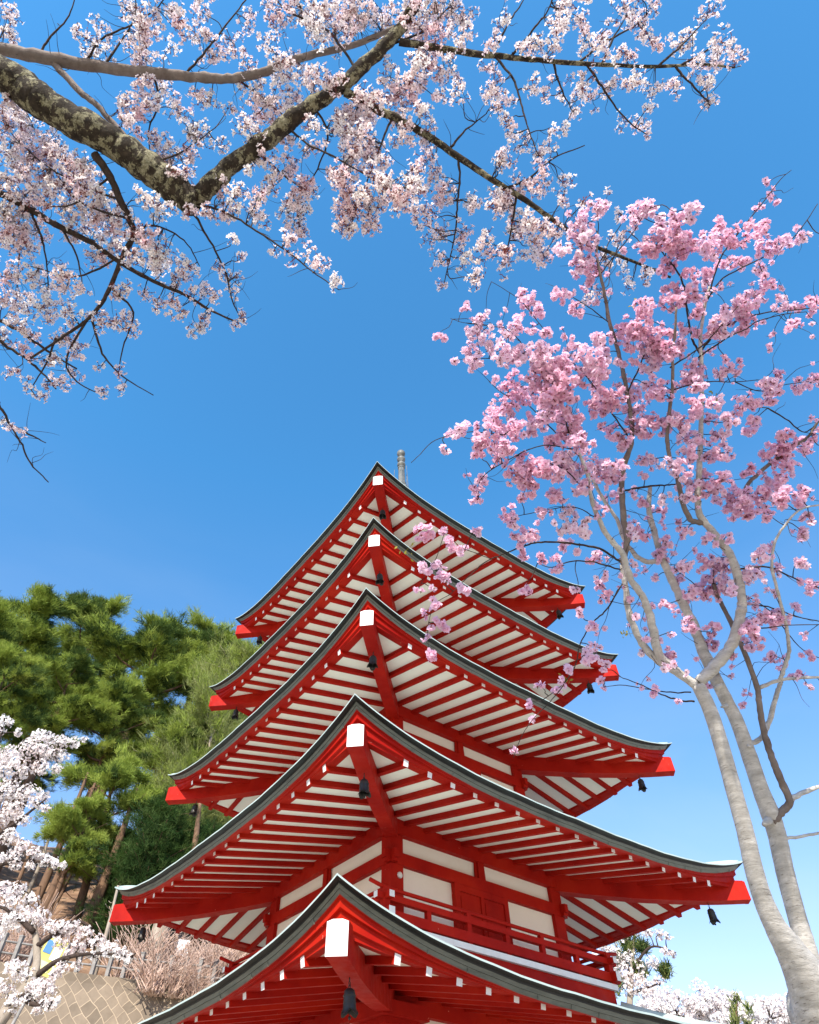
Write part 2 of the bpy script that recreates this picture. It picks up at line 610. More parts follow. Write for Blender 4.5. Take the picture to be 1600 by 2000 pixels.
# finial
fin = MB()
zz = lambda z: CZ + z * S
z5 = zz(TIERS[5][1]) + 2.1
prof = [(.42, z5), (.42, z5 + .35), (.30, z5 + .40), (.34, z5 + .55), (.16, z5 + .70)]
zq = z5 + .85
top_body = zz(2.978)
prof += [(.125, zq), (.125, zz(2.775)), (.21, zz(2.777)), (.21, zz(2.79)), (.14, zz(2.80)), (.14, zz(2.838)), (.115, zz(2.842)), (.105, top_body - .05),
         (.125, top_body - .04), (.125, top_body)]
fin.lathe(prof, 8, 0, sm=False)
fin.lathe([(.05, top_body), (.055, zz(2.992)), (.135, zz(3.000)), (.135, zz(3.014)), (.06, zz(3.022)), (.05, zz(3.040)), (.135, zz(3.050)), (.14, zz(3.066)), (.06, zz(3.076)), (.042, zz(3.086)), (.05, zz(3.092)),
           (.115, zz(3.100)), (.142, zz(3.113)), (.135, zz(3.128)), (.09, zz(3.140)), (.0, zz(3.148))], 16, 0)
fo = fin.build('finial', SORIN, pag)
for q, (ox, oy) in enumerate([(.26, .05), (-.22, .12), (.02, -.27), (-.14, -.2)]):
    rd = MB()
    rd.tube([(ox * 1.15, oy * 1.15, zz(2.70)), (ox * .92, oy * .92, zz(2.955))], .009, 5)
    rd.build('conductor_rod', SORIN, fo)

# ------------------------------------------------------------------ wind bells hanging from the hip beams
def make_bell():
    root = empty('wind_bell')
    bd = MB()
    n = 24
    prof = [(0.0, -.075), (.030, -.078), (.050, -.095), (.056, -.13), (.060, -.19), (.064, -.235), (.072, -.270), (.090, -.292)]
    vs, fs = [], []
    for i, (r, z) in enumerate(prof):
        for j in range(n):
            an = 2 * math.pi * j / n
            lob = abs(math.cos(2 * an))
            zz_ = z + (0.055 * (1 - lob) if i == len(prof) - 1 else 0.015 * (1 - lob) if i == len(prof) - 2 else 0)
            rr_ = r - (0.018 * (1 - lob) if i == len(prof) - 1 else 0)
            vs.append((rr_ * math.cos(an), rr_ * math.sin(an), zz_))
    for i in range(len(prof) - 1):
        for j in range(n):
            j2 = (j + 1) % n
            fs.append((i * n + j, i * n + j2, (i + 1) * n + j2, (i + 1) * n + j))
    bd.add(vs, fs, 0, True)
    bd.lathe([(.04, -.235), (.052, -.215), (.0, -.2)], 12)
    for z in (-.135, -.19):
        bd.lathe([(.058, z - .006), (.064, z), (.058, z + .006)], 16)
    bo = bd.build('bell_body', BRONZE, root)
    hk = MB()
    hk.tube([(0, 0, .012), (0, 0, -.02)], .006, 6)
    hk.tube([(.012 * math.cos(t), 0, -.04 + .02 * math.sin(t)) for t in np.linspace(0, 2 * math.pi, 12)], .004, 6)
    hk.tube([(0, .012 * math.cos(t), -.065 + .016 * math.sin(t)) for t in np.linspace(0, 2 * math.pi, 12)], .004, 6)
    hk.build('hook', BRONZE, root)
    cl = MB()
    cl.tube([(0, 0, -.2), (0, 0, -.30)], .004, 6)
    cl.lathe([(0, -.32), (.014, -.31), (.014, -.298), (0, -.285)], 10)
    cl.build('clapper', BRONZE, root)
    return root
CORN = {0: 'front', 1: 'right', 2: 'rear', 3: 'left'}
# BELLS holds local corners: k=0 local (-,-) = front, then turning anticlockwise: right, rear, left
ORD = {1: 'lowest', 2: 'second lowest', 3: 'middle', 4: 'second highest', 5: 'topmost'}
proto = make_bell()
first = True
for T, k, r, z in BELLS:
    if k == 2 or (T == 1 and k in (1, 3)):
        continue
    o = proto if first else copy_tree(proto)
    first = False
    ang = {0: -math.pi / 2, 1: 0.0, 3: math.pi}[k]
    o.location = (r * math.cos(ang), r * math.sin(ang), z - .008)
    o.rotation_euler = (0.03 * math.sin(T * 5 + k), 0.04 * math.cos(T * 3 + k), T * 1.1 + k)
    tag(o, 'dark bronze wind bell under the %s corner of the pagoda\'s %s roof' % (CORN[k], ORD[T]), 'wind bell', 'bronze wind bells at the roof corners')
# ------------------------------------------------------------------ cherry trees near the camera
BARKL = None
def bark(name, dark, light, scale, lich=None, stretch=(1, 1, 1), lent=False):
    m, t, b = nodes(name)
    n = noise(t, scale, 6, .7, stretch=stretch)
    st = [(0.32, dark), (0.55, tuple((x + y) / 2 for x, y in zip(dark, light))), (0.7, light)]
    c = ramp(t, n, st)
    if lich:
        n2 = noise(t, scale * .55, 6, .75)
        r2 = ramp(t, n2, [(0.50, (0, 0, 0)), (0.55, (1, 1, 1))])
        n3 = noise(t, scale * 3, 4, .7)
        lc = ramp(t, n3, [(0.35, lich[0]), (0.65, lich[1])])
        mx = t.nodes.new('ShaderNodeMix')
        mx.data_type = 'RGBA'
        t.links.new(r2, mx.inputs[0])
        t.links.new(c, mx.inputs[6])
        t.links.new(lc, mx.inputs[7])
        c = mx.outputs[2]
    if lent:                                     # dark lenticel lines across the stem
        l1 = ramp(t, noise(t, 20, 3, .6, stretch=(1, 1, 9)), [(0.60, (0, 0, 0)), (0.66, (1, 1, 1))])
        l2 = ramp(t, noise(t, 2.4, 5, .7), [(0.42, (.15, .15, .15)), (0.6, (.8, .8, .8))])
        ml = t.nodes.new('ShaderNodeMath')
        ml.operation = 'MULTIPLY'
        t.links.new(l1, ml.inputs[0])
        t.links.new(l2, ml.inputs[1])
        mx = t.nodes.new('ShaderNodeMix')
        mx.data_type = 'RGBA'
        t.links.new(ml.outputs[0], mx.inputs[0])
        t.links.new(c, mx.inputs[6])
        mx.inputs[7].default_value = (.13, .105, .085, 1)
        c = mx.outputs[2]
    t.links.new(c, b.inputs['Base Color'])
    b.inputs['Roughness'].default_value = .9
    b.inputs['Specular IOR Level'].default_value = .2
    bump(t, b, noise(t, scale * 2.5, 6, .75, stretch=stretch), .6, .012)
    return m
BARK_LICHEN = bark('lichen_bark', (.016, .012, .008), (.07, .052, .036), 26, ((.13, .115, .06), (.34, .31, .20)))
BARK_SMOOTH = bark('smooth_cherry_bark', (.13, .10, .085), (.30, .25, .22), 9)
BARK_TWIG = bark('dark_twig_bark', (.030, .020, .016), (.085, .060, .048), 30)
BARK_PALE = bark('pale_grey_bark', (.34, .32, .29), (.70, .67, .62), 9, stretch=(1, 1, 4), lent=True)  # darker bands in the bark tone also imitate dappled shade on the stems
BARK_PINE = bark('red_pine_bark', (.07, .045, .03), (.26, .15, .09), 5, stretch=(1, 1, .3))
BARK_GREY = bark('weathered_trunk_bark', (.20, .16, .12), (.42, .36, .29), 6, stretch=(1, 1, .25))
PET_W = petal_mat('pale_cherry_petal', [(0.30, (.93, .66, .68)), (0.45, (.96, .82, .81)), (0.62, (.97, .92, .88))], 4.5, .42)
PET_P = petal_mat('pink_double_cherry_petal', [(0.30, (.89, .57, .69)), (0.5, (.92, .66, .78)), (0.7, (.95, .82, .88))], 3.0, .48)
PET_F = petal_mat('distant_cherry_petal', [(0.30, (.84, .74, .72)), (0.5, (.90, .85, .83)), (0.7, (.93, .90, .88))], 1.0, .3)
CALYX = mat('reddish_calyx', [(.3, (.12, .022, .018)), (.7, (.26, .055, .04))], 20, .7)
LEAF_Y = petal_mat('young_leaf', [(.3, (.28, .26, .04)), (.7, (.42, .36, .07))], 9, .4)
rng = np.random.default_rng(11)

def smooth_line(pts, per=5):
    P = [np.asarray(p, float) for p in pts]
    if len(P) < 3:
        return [P[0] + (P[1] - P[0]) * t for t in np.linspace(0, 1, per)]
    out = []
    E_ = [2 * P[0] - P[1]] + P + [2 * P[-1] - P[-2]]
    for i in range(1, len(E_) - 2):
        p0, p1, p2, p3 = E_[i - 1:i + 3]
        for t in np.linspace(0, 1, per, endpoint=False):
            out.append(.5 * ((2 * p1) + (p2 - p0) * t + (2 * p0 - 5 * p1 + 4 * p2 - p3) * t * t + (3 * p1 - p0 - 3 * p2 + p3) * t ** 3))
    out.append(P[-1])
    return out

def flower_mesh(name, C, N, R, rg, pet, stem_to=None, calyx=True, rings=1, scales=False):
    """all flowers of one branch as a triangle mesh; rings > 1 gives double, ball shaped flowers"""
    n = len(C)
    N = unit(N)
    ref = unit(np.cross(N, rg.normal(size=(n, 3))))
    B = np.cross(N, ref)
    VV, FF, MM = [], [], []
    base = 0
    for q in range(rings):
        kp = 5 if rings == 1 else (7, 6, 5)[q]
        el = 0.0 if rings == 1 else (-.15, .5, 1.05)[q]
        sc = 1.0 if rings == 1 else (1.0, .86, .62)[q]
        ph = rg.uniform(0, 6.28, n)
        for k in range(kp):
            a = 2 * math.pi * k / kp + ph + rg.normal(0, .14, n)
            e = el + rg.normal(0, .18, n)
            dr = ref * np.cos(a)[:, None] + B * np.sin(a)[:, None]
            d = dr * np.cos(e)[:, None] + N * np.sin(e)[:, None]
            u = -dr * np.sin(e)[:, None] + N * np.cos(e)[:, None]
            s = np.cross(u, d)
            cup = (rg.uniform(.0, .45, n) if rings == 1 else rg.uniform(-.1, .3, n))[:, None]
            r = (R * sc * rg.uniform(.85, 1.12, n))[:, None]
            wd = .40 if rings == 1 else .44
            tw = rg.normal(0, .10, n)[:, None]
            p0 = C + d * r * .05
            p1 = C + d * r * .60 + s * r * wd + u * r * (cup * .7 + tw)
            p2 = C + d * r * 1.0 + s * r * .17 + u * r * (cup + tw)
            p3 = C + d * r * .98 - s * r * .17 + u * r * (cup - tw)
            p4 = C + d * r * .60 - s * r * wd + u * r * (cup * .7 - tw)
            VV.append(np.stack([p0, p1, p2, p3, p4], 1).reshape(-1, 3))
            i = np.arange(n) * 5 + base
            for t3 in ((0, 1, 4), (1, 2, 3), (1, 3, 4)):
                FF.append(np.stack([i + t3[0], i + t3[1], i + t3[2]], 1))
                MM.append(np.zeros(n, int))
            base += n * 5
    if calyx:
        # reddish eye in the middle and calyx behind it
        for sgn, rr, zz_ in ((1, .22, .08), (-1, .23, -.05)):
            for k in range(3):
                a0, a1 = 2 * math.pi * k / 3, 2 * math.pi * (k + 1) / 3
                q0 = C + (ref * math.cos(a0) + B * math.sin(a0)) * (R * rr)[:, None] + N * (R * zz_)[:, None]
                q1 = C + (ref * math.cos(a1) + B * math.sin(a1)) * (R * rr)[:, None] + N * (R * zz_)[:, None]
                q2 = C + N * (R * (zz_ + sgn * (.05 if sgn > 0 else .62)))[:, None]
                VV.append(np.stack([q0, q1, q2], 1).reshape(-1, 3))
                i = np.arange(n) * 3 + base
                FF.append(np.stack([i, i + 1, i + 2], 1))
                MM.append(np.ones(n, int))
                base += n * 3
    if stem_to is not None:
        q = C - N * (R * .3)[:, None]
        sd = unit(np.cross(q - stem_to, rg.normal(size=(n, 3)))) * .0023
        VV.append(np.stack([q + sd, q - sd, stem_to], 1).reshape(-1, 3))
        i = np.arange(n) * 3 + base
        FF.append(np.stack([i, i + 1, i + 2], 1))
        MM.append(np.ones(n, int))
        base += n * 3
    if scales:
        # reddish bud scales and unfolding bronze leaves at the spurs
        o = stem_to + rg.normal(0, .004, (n, 3))
        d = unit(N + rg.normal(0, .8, (n, 3))) * rg.uniform(.012, .026, n)[:, None]
        sd = unit(np.cross(d, rg.normal(size=(n, 3)))) * .0032
        VV.append(np.stack([o, o + d * .5 + sd, o + d, o + d * .5 - sd], 1).reshape(-1, 3))
        i = np.arange(n) * 4 + base
        FF.append(np.stack([i, i + 1, i + 2], 1))
        FF.append(np.stack([i, i + 2, i + 3], 1))
        MM += [np.ones(n, int)] * 2
        base += n * 4
    return fast_mesh(name, np.concatenate(VV), np.concatenate(FF), [pet, CALYX], np.concatenate(MM))

class Tree:
    """a tree whose limbs follow polylines given as photo pixels with a depth; every limb is a part"""
    def __init__(self, name, label, cat, zd, seed, base):
        self.root = empty(name, tuple(base))
        self.base = np.asarray(base, float)
        tag(self.root, label, cat)
        self.zd = zd
        self.rg = np.random.default_rng(seed)
        self.P, self.I = [], []                 # sampled branch points and their branch
        self.br = []                            # MB per branch
        self.info = []
    def nearest(self, xy, zd=None):
        if not self.P:
            return None
        A = np.array(self.PXY)
        i = int(np.argmin(((A - np.asarray(xy)) ** 2).sum(1)))
        return i
    def limb(self, text, r0, r1, mat_, name='branch', zd=None, drift=0.0, n=7, rough=0.0, join=None):
        pts = [tuple(map(float, q.split(','))) for q in text.split()]
        if not hasattr(self, 'PXY'):
            self.PXY, self.PZ = [], []
        if zd is None:
            i = self.nearest(pts[0][:2])
            z0 = self.PZ[i] if i is not None else pts[0][2]
        else:
            z0 = zd
        line, L = [], 0.0
        for j, p in enumerate(pts):
            if j:
                L += math.hypot(p[0] - pts[j - 1][0], p[1] - pts[j - 1][1])
            z = p[2] if len(p) > 2 else z0 + drift * L / FPX * z0
            line.append((p[0], p[1], z))
        sm = smooth_line(line, 6)
        k = len(sm)
        W3, R = [], []
        for j, p in enumerate(sm):
            w = pix(*p)
            rr = r0 + (r1 - r0) * j / (k - 1)
            rm = rr * p[2] / FPX
            w = w + self.rg.normal(0, 1, 3) * rm * (.07 if r0 > 7 else .12 if mat_ is not BARK_TWIG else .3) * (0 < j < k - 1)
            W3.append(w)
            R.append(rm * (1 + self.rg.normal(0, .05)))
            self.PXY.append((p[0], p[1]))
            self.PZ.append(p[2])
            self.P.append(w)
            self.I.append(len(self.br))
        if join is not None:                     # run the limb back to the trunk it grows from
            j = np.asarray(join, float)
            pre = smooth_line([j, (j + W3[0]) / 2 + np.array([0, 0, .18]), W3[0], W3[3]], 5)[:11]
            R = list(np.linspace(R[0] * 1.7, R[0], len(pre) - 1)) + R
            W3 = pre[:-1] + W3
        mb = MB()
        if rough:
            # lumpy bark: finer rings with uneven radius
            W4 = smooth_line(W3, 3)
            R4 = np.interp(np.linspace(0, 1, len(W4)), np.linspace(0, 1, len(R)), R)
            R4 = R4 * (1 + self.rg.normal(0, rough, len(W4)))
            mb.tube([w - self.base for w in W4], list(R4), 14, 0)
        else:
            mb.tube([w - self.base for w in W3], R, n, 0)
        self.br.append(mb)
        self.info.append((name, mat_))
        return W3, R
    def twig(self, a, b, ra, rb, bi, sag=0.0):
        """thin twig between two world points, joined to branch bi's mesh"""
        a, b = np.asarray(a), np.asarray(b)
        d = b - a
        l = np.linalg.norm(d)
        m1 = a + d * .35 + self.rg.normal(0, .07, 3) * l
        m2 = a + d * .7 + self.rg.normal(0, .06, 3) * l - np.array([0, 0, sag * l])
        ln = smooth_line([a, m1, m2, b], 3)
        self.br[bi].tube([p - self.base for p in ln], list(np.linspace(ra, rb, len(ln))), 5, 1)
        return ln
    def finish(self, flowers, pet, R, rings, calyx=True):
        """link branches and their flowers; flowers = dict branch -> (C, N, S)"""
        for i, mb in enumerate(self.br):
            nm, mt = self.info[i]
            o = mb.build(nm, [mt, BARK_TWIG], self.root)
            if i in flowers and len(flowers[i]):
                A = np.array(flowers[i])
                C, N, SP, sc = A[:, 0:3], A[:, 3:6], A[:, 6:9], A[:, 9]
                me = flower_mesh('blossom', C - self.base, N, R * sc, self.rg, pet, SP - self.base, calyx, rings, rings == 1)
                link('blossom', me, o)
        return self.root

def blobs(text):
    return [tuple(map(float, q.split(','))) for q in text.split()]

# ---- the white cherry whose limbs arch over the camera
wc_base = np.array([-2.7, -13.1, 0.0])
wt = Tree('cherry_tree', 'white cherry tree with a lichen covered limb arching over the pagoda from the left', 'cherry tree', 3.6, 5, wc_base)
# trunk outside the frame, from the ground to where the limbs leave it
tb = MB()
j0 = pix(-430, -150, 3.55)
j0 = np.array([j0[0], j0[1], j0[2]])
tr = smooth_line([wc_base + [0, 0, -.3], wc_base + [.05, .05, 1.2], wc_base + [-.05, .1, 2.6], wc_base + [.15, .15, 3.9], (wc_base + j0) / 2 + [0, 0, 2.75], j0], 8)
tb.tube([p - wc_base for p in tr], list(np.interp(np.linspace(0, 1, len(tr)), [0, .1, .5, .8, 1], [.34, .25, .20, .15, .125])), 14)
tb.build('trunk', BARK_LICHEN, wt.root)
wt.limb('-430,-150,3.55 -230,-10,3.55 0,143,3.6 100,213,3.6 200,265,3.62 290,328,3.65 345,372,3.66 380,398,3.66', 36, 26, BARK_LICHEN, 'branch', zd=3.6, rough=.018)
wt.limb('352,392,3.66 395,375,3.66 450,325,3.68 520,275,3.70 580,225,3.72 640,185,3.74 680,155,3.75 740,100,3.77 790,45,3.8 815,0,3.82 850,-70,3.85', 20, 9, BARK_LICHEN, rough=.02)
wt.limb('-430,-100,3.9 -120,62,3.9 0,95,3.9 100,115,3.9 210,133,3.9 300,143,3.9 400,152,3.9 445,154,3.9 510,143,3.9 570,118,3.92 640,100,3.95 700,85,3.98 770,55,4.0', 14, 5, BARK_SMOOTH, zd=3.9, join=wc_base + [.13, .14, 3.75])
wt.limb('100,118 150,172 190,207 230,250 262,282 300,310 325,335', 6.5, 4, BARK_SMOOTH, drift=-.2)
wt.limb('675,180 740,215 800,245 850,275 900,310 960,350 1010,380 1060,415 1110,450 1160,480 1210,500 1260,520 1310,542', 8.5, 2.2, BARK_LICHEN, drift=-.08)
wt.limb('780,82 860,95 930,105 1000,112 1080,120 1180,127 1280,130 1370,126 1435,132', 7.5, 1.8, BARK_LICHEN, drift=.1)
wt.limb('185,300 215,345 235,390 258,440 262,460 240,500 220,550 200,590 170,625 120,660 60,700', 8, 2.2, BARK_TWIG, drift=.15)
wt.limb('-330,200,3.9 -60,368 0,378 60,410 110,440 180,475 230,510 300,550 360,575 410,605 460,628', 8.5, 1.8, BARK_TWIG, zd=3.9, join=wc_base + [-.02, .1, 3.2])
wt.limb('-300,470,4.1 -40,618 0,627 50,655 100,690 150,720', 5, 1.5, BARK_TWIG, zd=4.1, join=wc_base + [-.03, .1, 2.8])
wt.limb('-300,560,4.2 -30,650 0,668 50,700 85,730 110,760', 4.5, 1.4, BARK_TWIG, zd=4.2, join=wc_base + [-.04, .1, 2.5])
wt.limb('-280,640,4.3 -40,760 0,795 20,830 40,862 60,905 95,942', 3.5, 1.0, BARK_TWIG, zd=4.3, join=wc_base + [-.03, .08, 2.2])
for q, d in (('385,398 440,415 500,450 560,490 610,530 662,566', -.25), ('372,410 410,470 440,530 455,590 470,622', .2), ('895,310 898,350 893,400 890,450 880,500 868,552', .1),
             ('765,230 745,280 722,340 700,400', -.2), ('985,368 1030,350 1080,310 1142,284', .3), ('1008,385 1000,440 988,500', .2), ('880,288 910,255 950,222', .2),
             ('968,112 1005,160 1020,210 1035,260 1052,305', -.3), ('1145,125 1175,170 1200,205 1230,240 1262,262', .2), ('1080,120 1095,170 1118,218', .3),
             ('1320,130 1345,160 1375,190 1387,206', -.2), ('1175,125 1200,70 1222,35', .3), ('1000,108 1040,60 1070,20 1090,-30', -.3), ('962,106 985,60 1010,20 1035,-20', .3),
             ('1285,130 1340,80 1375,42', .2), ('1330,128 1370,105 1405,80', -.3), ('1130,122 1180,85 1240,50 1262,30', .4),
             ('365,142 410,90 440,50 480,0 500,-40', .3), ('75,108 100,70 135,30 150,-20', .2), ('170,118 200,75 255,50 305,18 335,-25', -.2), ('205,125 240,75 265,30 262,-20', .4),
             ('455,152 500,180 540,215 575,240', .3), ('820,90 800,150 760,200', .3), ('610,205 640,260 620,330 580,400', .3), ('560,245 600,280 650,305 720,345 760,365', -.3),
             ('700,140 640,60 560,20 520,-30', .35), ('740,95 830,60 880,10', .3), ('500,290 540,330 590,370', .3),
             ('60,410 80,460 92,520 95,585', .3), ('-40,385 20,420 38,470 34,545', .35), ('120,445 150,500 162,565', -.3), ('262,455 300,440 360,470 390,520', .3), ('215,345 140,400 60,400', .3),
             ('235,390 180,370 100,330 40,280', .45), ('255,430 150,390 90,300 60,235', .5), ('240,500 150,540 60,520', .35), ('215,560 260,610 240,680 230,740', .2), ('180,625 200,690 240,735 300,772', .1),
             ('170,625 130,700 150,745 205,775', .25), ('110,660 90,710 60,760', .3), ('20,830 60,850 90,865', .1), ('300,140 310,200 290,260 300,330', .3), ('280,320 350,300 420,250', .25)):
    wt.limb(q, 2.6, .9, BARK_TWIG, drift=d, n=5)
WB = blobs('''13,26,25 9,57,22 184,83,35 245,17,25 280,48,35 284,83,35 284,114,30 328,96,18 345,26,22 350,57,22 394,22,22 398,70,28 420,110,28 459,87,22 481,39,20 485,118,18 525,87,20 542,22,35 590,18,40 630,13,35 612,57,30 656,61,35 682,39,30 551,127,30 542,153,22 586,122,25 612,157,30 647,162,25
280,166,28 319,175,28 245,201,25 262,219,30 240,236,20 297,210,25 350,214,25 380,179,20 411,201,20 446,210,15 367,249,22 394,271,18 302,280,30 332,315,35 359,332,22 372,297,18 433,289,12 402,254,12
494,175,30 525,201,30 494,232,28 486,254,25 538,223,25 569,219,25 569,192,25
13,188,30 26,210,28 57,245,35 17,245,35 22,280,40 87,267,25 105,280,20 57,297,35 100,306,30 44,332,35 13,350,35 87,345,35 127,306,25 149,337,35 166,319,20 122,363,35 166,367,30 197,376,25 52,376,35 210,420,35 227,407,25 175,411,30 131,407,35 87,394,30 44,420,35 9,420,30 22,464,35 66,459,30 140,450,30 184,455,30 245,437,25 280,451,25 271,472,25 306,486,22 219,477,25
289,389,22 306,402,20 332,407,12 380,420,15 433,372,22 459,376,22 416,420,18 455,424,22 503,420,25 503,394,20 520,380,22 486,332,14 516,315,22 529,345,20 569,332,28 590,367,30 577,394,25 564,415,20 590,424,22 577,442,15 617,254,14 564,280,18 604,284,20 674,232,30 682,262,28 682,306,25 674,337,25 691,376,30 682,415,28 678,446,20
762,30,35 792,22,30 837,22,40 822,56,35 849,71,28 886,11,35 901,41,30 905,71,22 695,22,30 725,34,28 687,49,25 837,112,32 815,131,28 867,131,25 875,146,20 830,154,25 800,161,25 762,150,25 770,195,28 800,199,25 792,176,22 822,217,22 732,202,28 717,195,25 687,240,35 717,232,30 702,262,28 657,259,22 792,259,28 777,251,20 837,259,18 837,277,15 732,289,25 710,300,25 687,307,25 740,311,20 886,180,22 860,191,15 845,307,22 605,240,15
676,349,28 725,337,22 762,360,28 792,375,30 819,356,25 807,330,15 777,390,25 819,394,18 740,367,28 725,405,28 725,439,24 680,405,25 680,439,24 650,345,20
852,356,20 860,390,25 875,375,20 837,424,22 811,439,15 860,457,20 841,465,15 901,454,22 924,397,18 950,472,25 905,506,20 860,506,20 927,540,18 867,555,14 935,506,12 980,401,30 976,390,25 980,315,18 1017,364,22 1006,412,22 1002,450,25 1032,435,28 1036,480,25 1062,450,28 1085,450,20 984,487,18 980,521,18 1062,499,22
609,375,20 586,405,20 586,446,18 567,465,15 609,491,14 620,521,16 650,551,12 571,499,12 537,487,10
983,44,16 966,83,18 1106,13,25 1088,48,25 1132,35,18 1049,87,25 1075,92,20 1022,101,15 1145,79,22 1180,61,20 1171,96,20 1219,17,25 1246,35,25 1259,57,20 1272,79,25 1224,100,24 1276,9,16 1329,83,28 1381,26,24 1407,79,20 1434,83,16 1438,122,18 1399,118,20 1364,135,22 1320,166,20 1381,166,18 1386,206,18
952,135,14 970,170,25 987,197,20 961,210,14 1040,170,18 1075,162,12 1066,188,12 1092,192,12 1136,166,25 1140,188,20 1158,197,14 1127,219,12 1197,162,24 1241,157,26 1276,175,20 1267,210,12 1219,236,14 1254,240,20 1267,262,14 992,236,16 1000,258,14 1014,284,20 1075,249,14 1101,249,12 1053,302,20 1075,289,14 1062,332,20 1057,363,20 1031,367,16 979,315,16 1101,359,18 1097,394,14 974,394,22 922,394,16 1141,389,14 1180,398,16 1211,416,12 1211,464,18 1224,520,14 1259,542,18 1228,560,14 1154,573,16 1180,564,12 1180,503,16
13,459,28 44,481,30 17,538,30 39,586,28 9,595,30 70,534,22 79,556,20 122,534,25 96,599,28 79,608,25 140,608,25 131,560,22 162,564,18 192,499,25 236,569,25 262,494,28 297,503,28 324,494,18 315,525,22 350,538,25 367,521,22 337,551,18 306,597,13 280,573,16 350,608,18 328,591,12 389,639,22 402,621,14 402,573,20 380,577,16 420,577,12 468,634,14 468,612,12 450,569,12 442,538,12 464,542,8 424,516,10 472,503,9 451,477,10
227,630,20 258,647,14 245,621,14 210,630,16 188,612,18 149,682,20 131,656,18 96,704,22 118,665,18 26,726,16 48,691,18 66,647,22 26,630,22 9,656,20 144,722,16 122,744,22 92,748,12 79,774,14 52,752,12 201,761,12 241,761,8 232,722,10 197,717,9 31,835,16 4,822,14
-40,60,30 -50,200,40 -60,300,40 -60,420,40 -50,520,40 -60,620,35 300,-30,35 400,-30,35 560,-40,40 700,-35,40 860,-40,40 1000,-30,25 1150,-30,30 1250,-25,25''')
fl = {}
rg = np.random.default_rng(21)
PXY = np.array(wt.PXY)
PI = np.array(wt.I)
down = M[2] * -1            # towards the camera
for (bx, by, br) in WB:
    d2 = ((PXY - (bx, by)) ** 2).sum(1)
    d2 = d2 + np.where((PI == 0) | (PI == 1), 900, 0)
    i = int(np.argmin(d2))
    bi = wt.I[i]
    z = wt.PZ[i] + rg.normal(0, .10)
    z = max(z, 3.35)
    c = pix(bx, by, z)
    rm = br * z / FPX
    dist = math.sqrt(d2[i])
    if dist > 6:
        wt.twig(wt.P[i], c, .0035, .0016, bi)
    nsp = max(2, int(round((br / 10.5) ** 2 * 1.95)))
    for q in range(nsp):
        u = unit(rg.normal(size=3)) * rm * rg.uniform(0, 1) ** .55 * 1.06
        u[2] *= .9
        sp_ = c + u
        if rg.random() < .55:
            wt.twig(c if rg.random() < .6 else wt.P[i], sp_, .0016, .0009, bi)
        nf = rg.integers(3, 7)
        ax = unit(rg.normal(size=3) + np.array([0, 0, -.5]))
        for w in range(nf):
            n_ = unit(ax * .35 + rg.normal(size=3))
            stem = rg.uniform(.022, .042)
            fl.setdefault(bi, []).append(np.concatenate([sp_ + n_ * stem, n_, sp_, [rg.choice([1, 1, 1, 1, .9, .45])]]))
# fine bare twigs along the limbs
for q in range(260):
    i = int(rg.integers(20, len(wt.P)))
    if wt.I[i] < 2 and rg.random() < .6:
        continue
    z = wt.PZ[i]
    l = rg.uniform(25, 80) * z / FPX
    wt.twig(wt.P[i], wt.P[i] + unit(rg.normal(size=3)) * l, .0022, .0007, wt.I[i])
for pts3, r0 in (([(-2.6, -13.0, 4.1), (-.6, -14.0, 5.6), (1.6, -14.3, 6.2), (4.0, -14.2, 6.4)], .09), ([(-.6, -14.0, 5.6), (1.2, -13.5, 5.5), (3.2, -13.4, 5.6), (4.6, -13.0, 5.7)], .05)):  # unseen limbs behind the camera, added to cast dapples on the pale trunk
    W3 = smooth_line([np.array(p) for p in pts3], 8)
    mb = MB()
    mb.tube([p - wc_base for p in W3], list(np.linspace(r0, .012, len(W3))), 8)
    bi = len(wt.br)
    wt.br.append(mb)
    wt.info.append(('branch', BARK_LICHEN))
    for q in range(15):
        c0 = W3[rg.integers(6, len(W3))]
        c = c0 + rg.normal(0, .32, 3)
        wt.twig(c0, c, .004, .0016, bi)
        for e in range(6):
            sp_ = c + rg.normal(0, .055, 3)
            for w in range(5):
                n_ = unit(rg.normal(size=3))
                fl.setdefault(bi, []).append(np.concatenate([sp_ + n_ * .03, n_, sp_, [1]]))
wt.finish(fl, PET_W, .0165, 1)
# ---- the pink double cherry on the right
pb = pix(1600, 1985, 3.0)
pc_base = np.array([pb[0] + .05, pb[1] - .03, 0.0])
pt = Tree('pink_cherry_tree', 'pink double flowered cherry tree with two smooth pale grey trunks right of the pagoda', 'cherry tree', 3.0, 8, pc_base)
P = lambda q, r0, r1, m=BARK_PALE, d=0.0, zd=None, n=8, rough=0, nm='branch': pt.limb(q, r0 * (.72 if m is BARK_TWIG else 1), r1 * (.8 if m is BARK_TWIG else 1), m, nm, zd, d, n, rough)
# trunk from the ground: its foot is below the frame
tb = MB()
foot = [pc_base + [0, 0, -.2], pc_base + [.03, 0, .35], pc_base + [.04, .02, .9]]
up_ = [pix(*q) for q in ((1618, 2050, 3.0), (1598, 1975, 3.0), (1578, 1915, 3.0), (1548, 1862, 3.0), (1515, 1810, 3.0), (1490, 1755, 3.02), (1472, 1695, 3.03), (1456, 1625, 3.05), (1434, 1545, 3.08), (1408, 1452, 3.1), (1386, 1385, 3.12), (1362, 1335, 3.14))]
rad_ = [.14, .125, .115] + [r * 3.0 / FPX for r in (47, 44, 40, 30, 21, 18, 17, 16, 15.5, 14.5, 14, 13)]
ln = smooth_line(foot + up_, 6)
rr = np.interp(np.linspace(0, len(rad_) - 1, len(ln)), range(len(rad_)), rad_)
rr = rr * (1 + np.random.default_rng(3).normal(0, .008, len(rr)))
tb.tube([p - pc_base for p in ln], list(rr), 20)
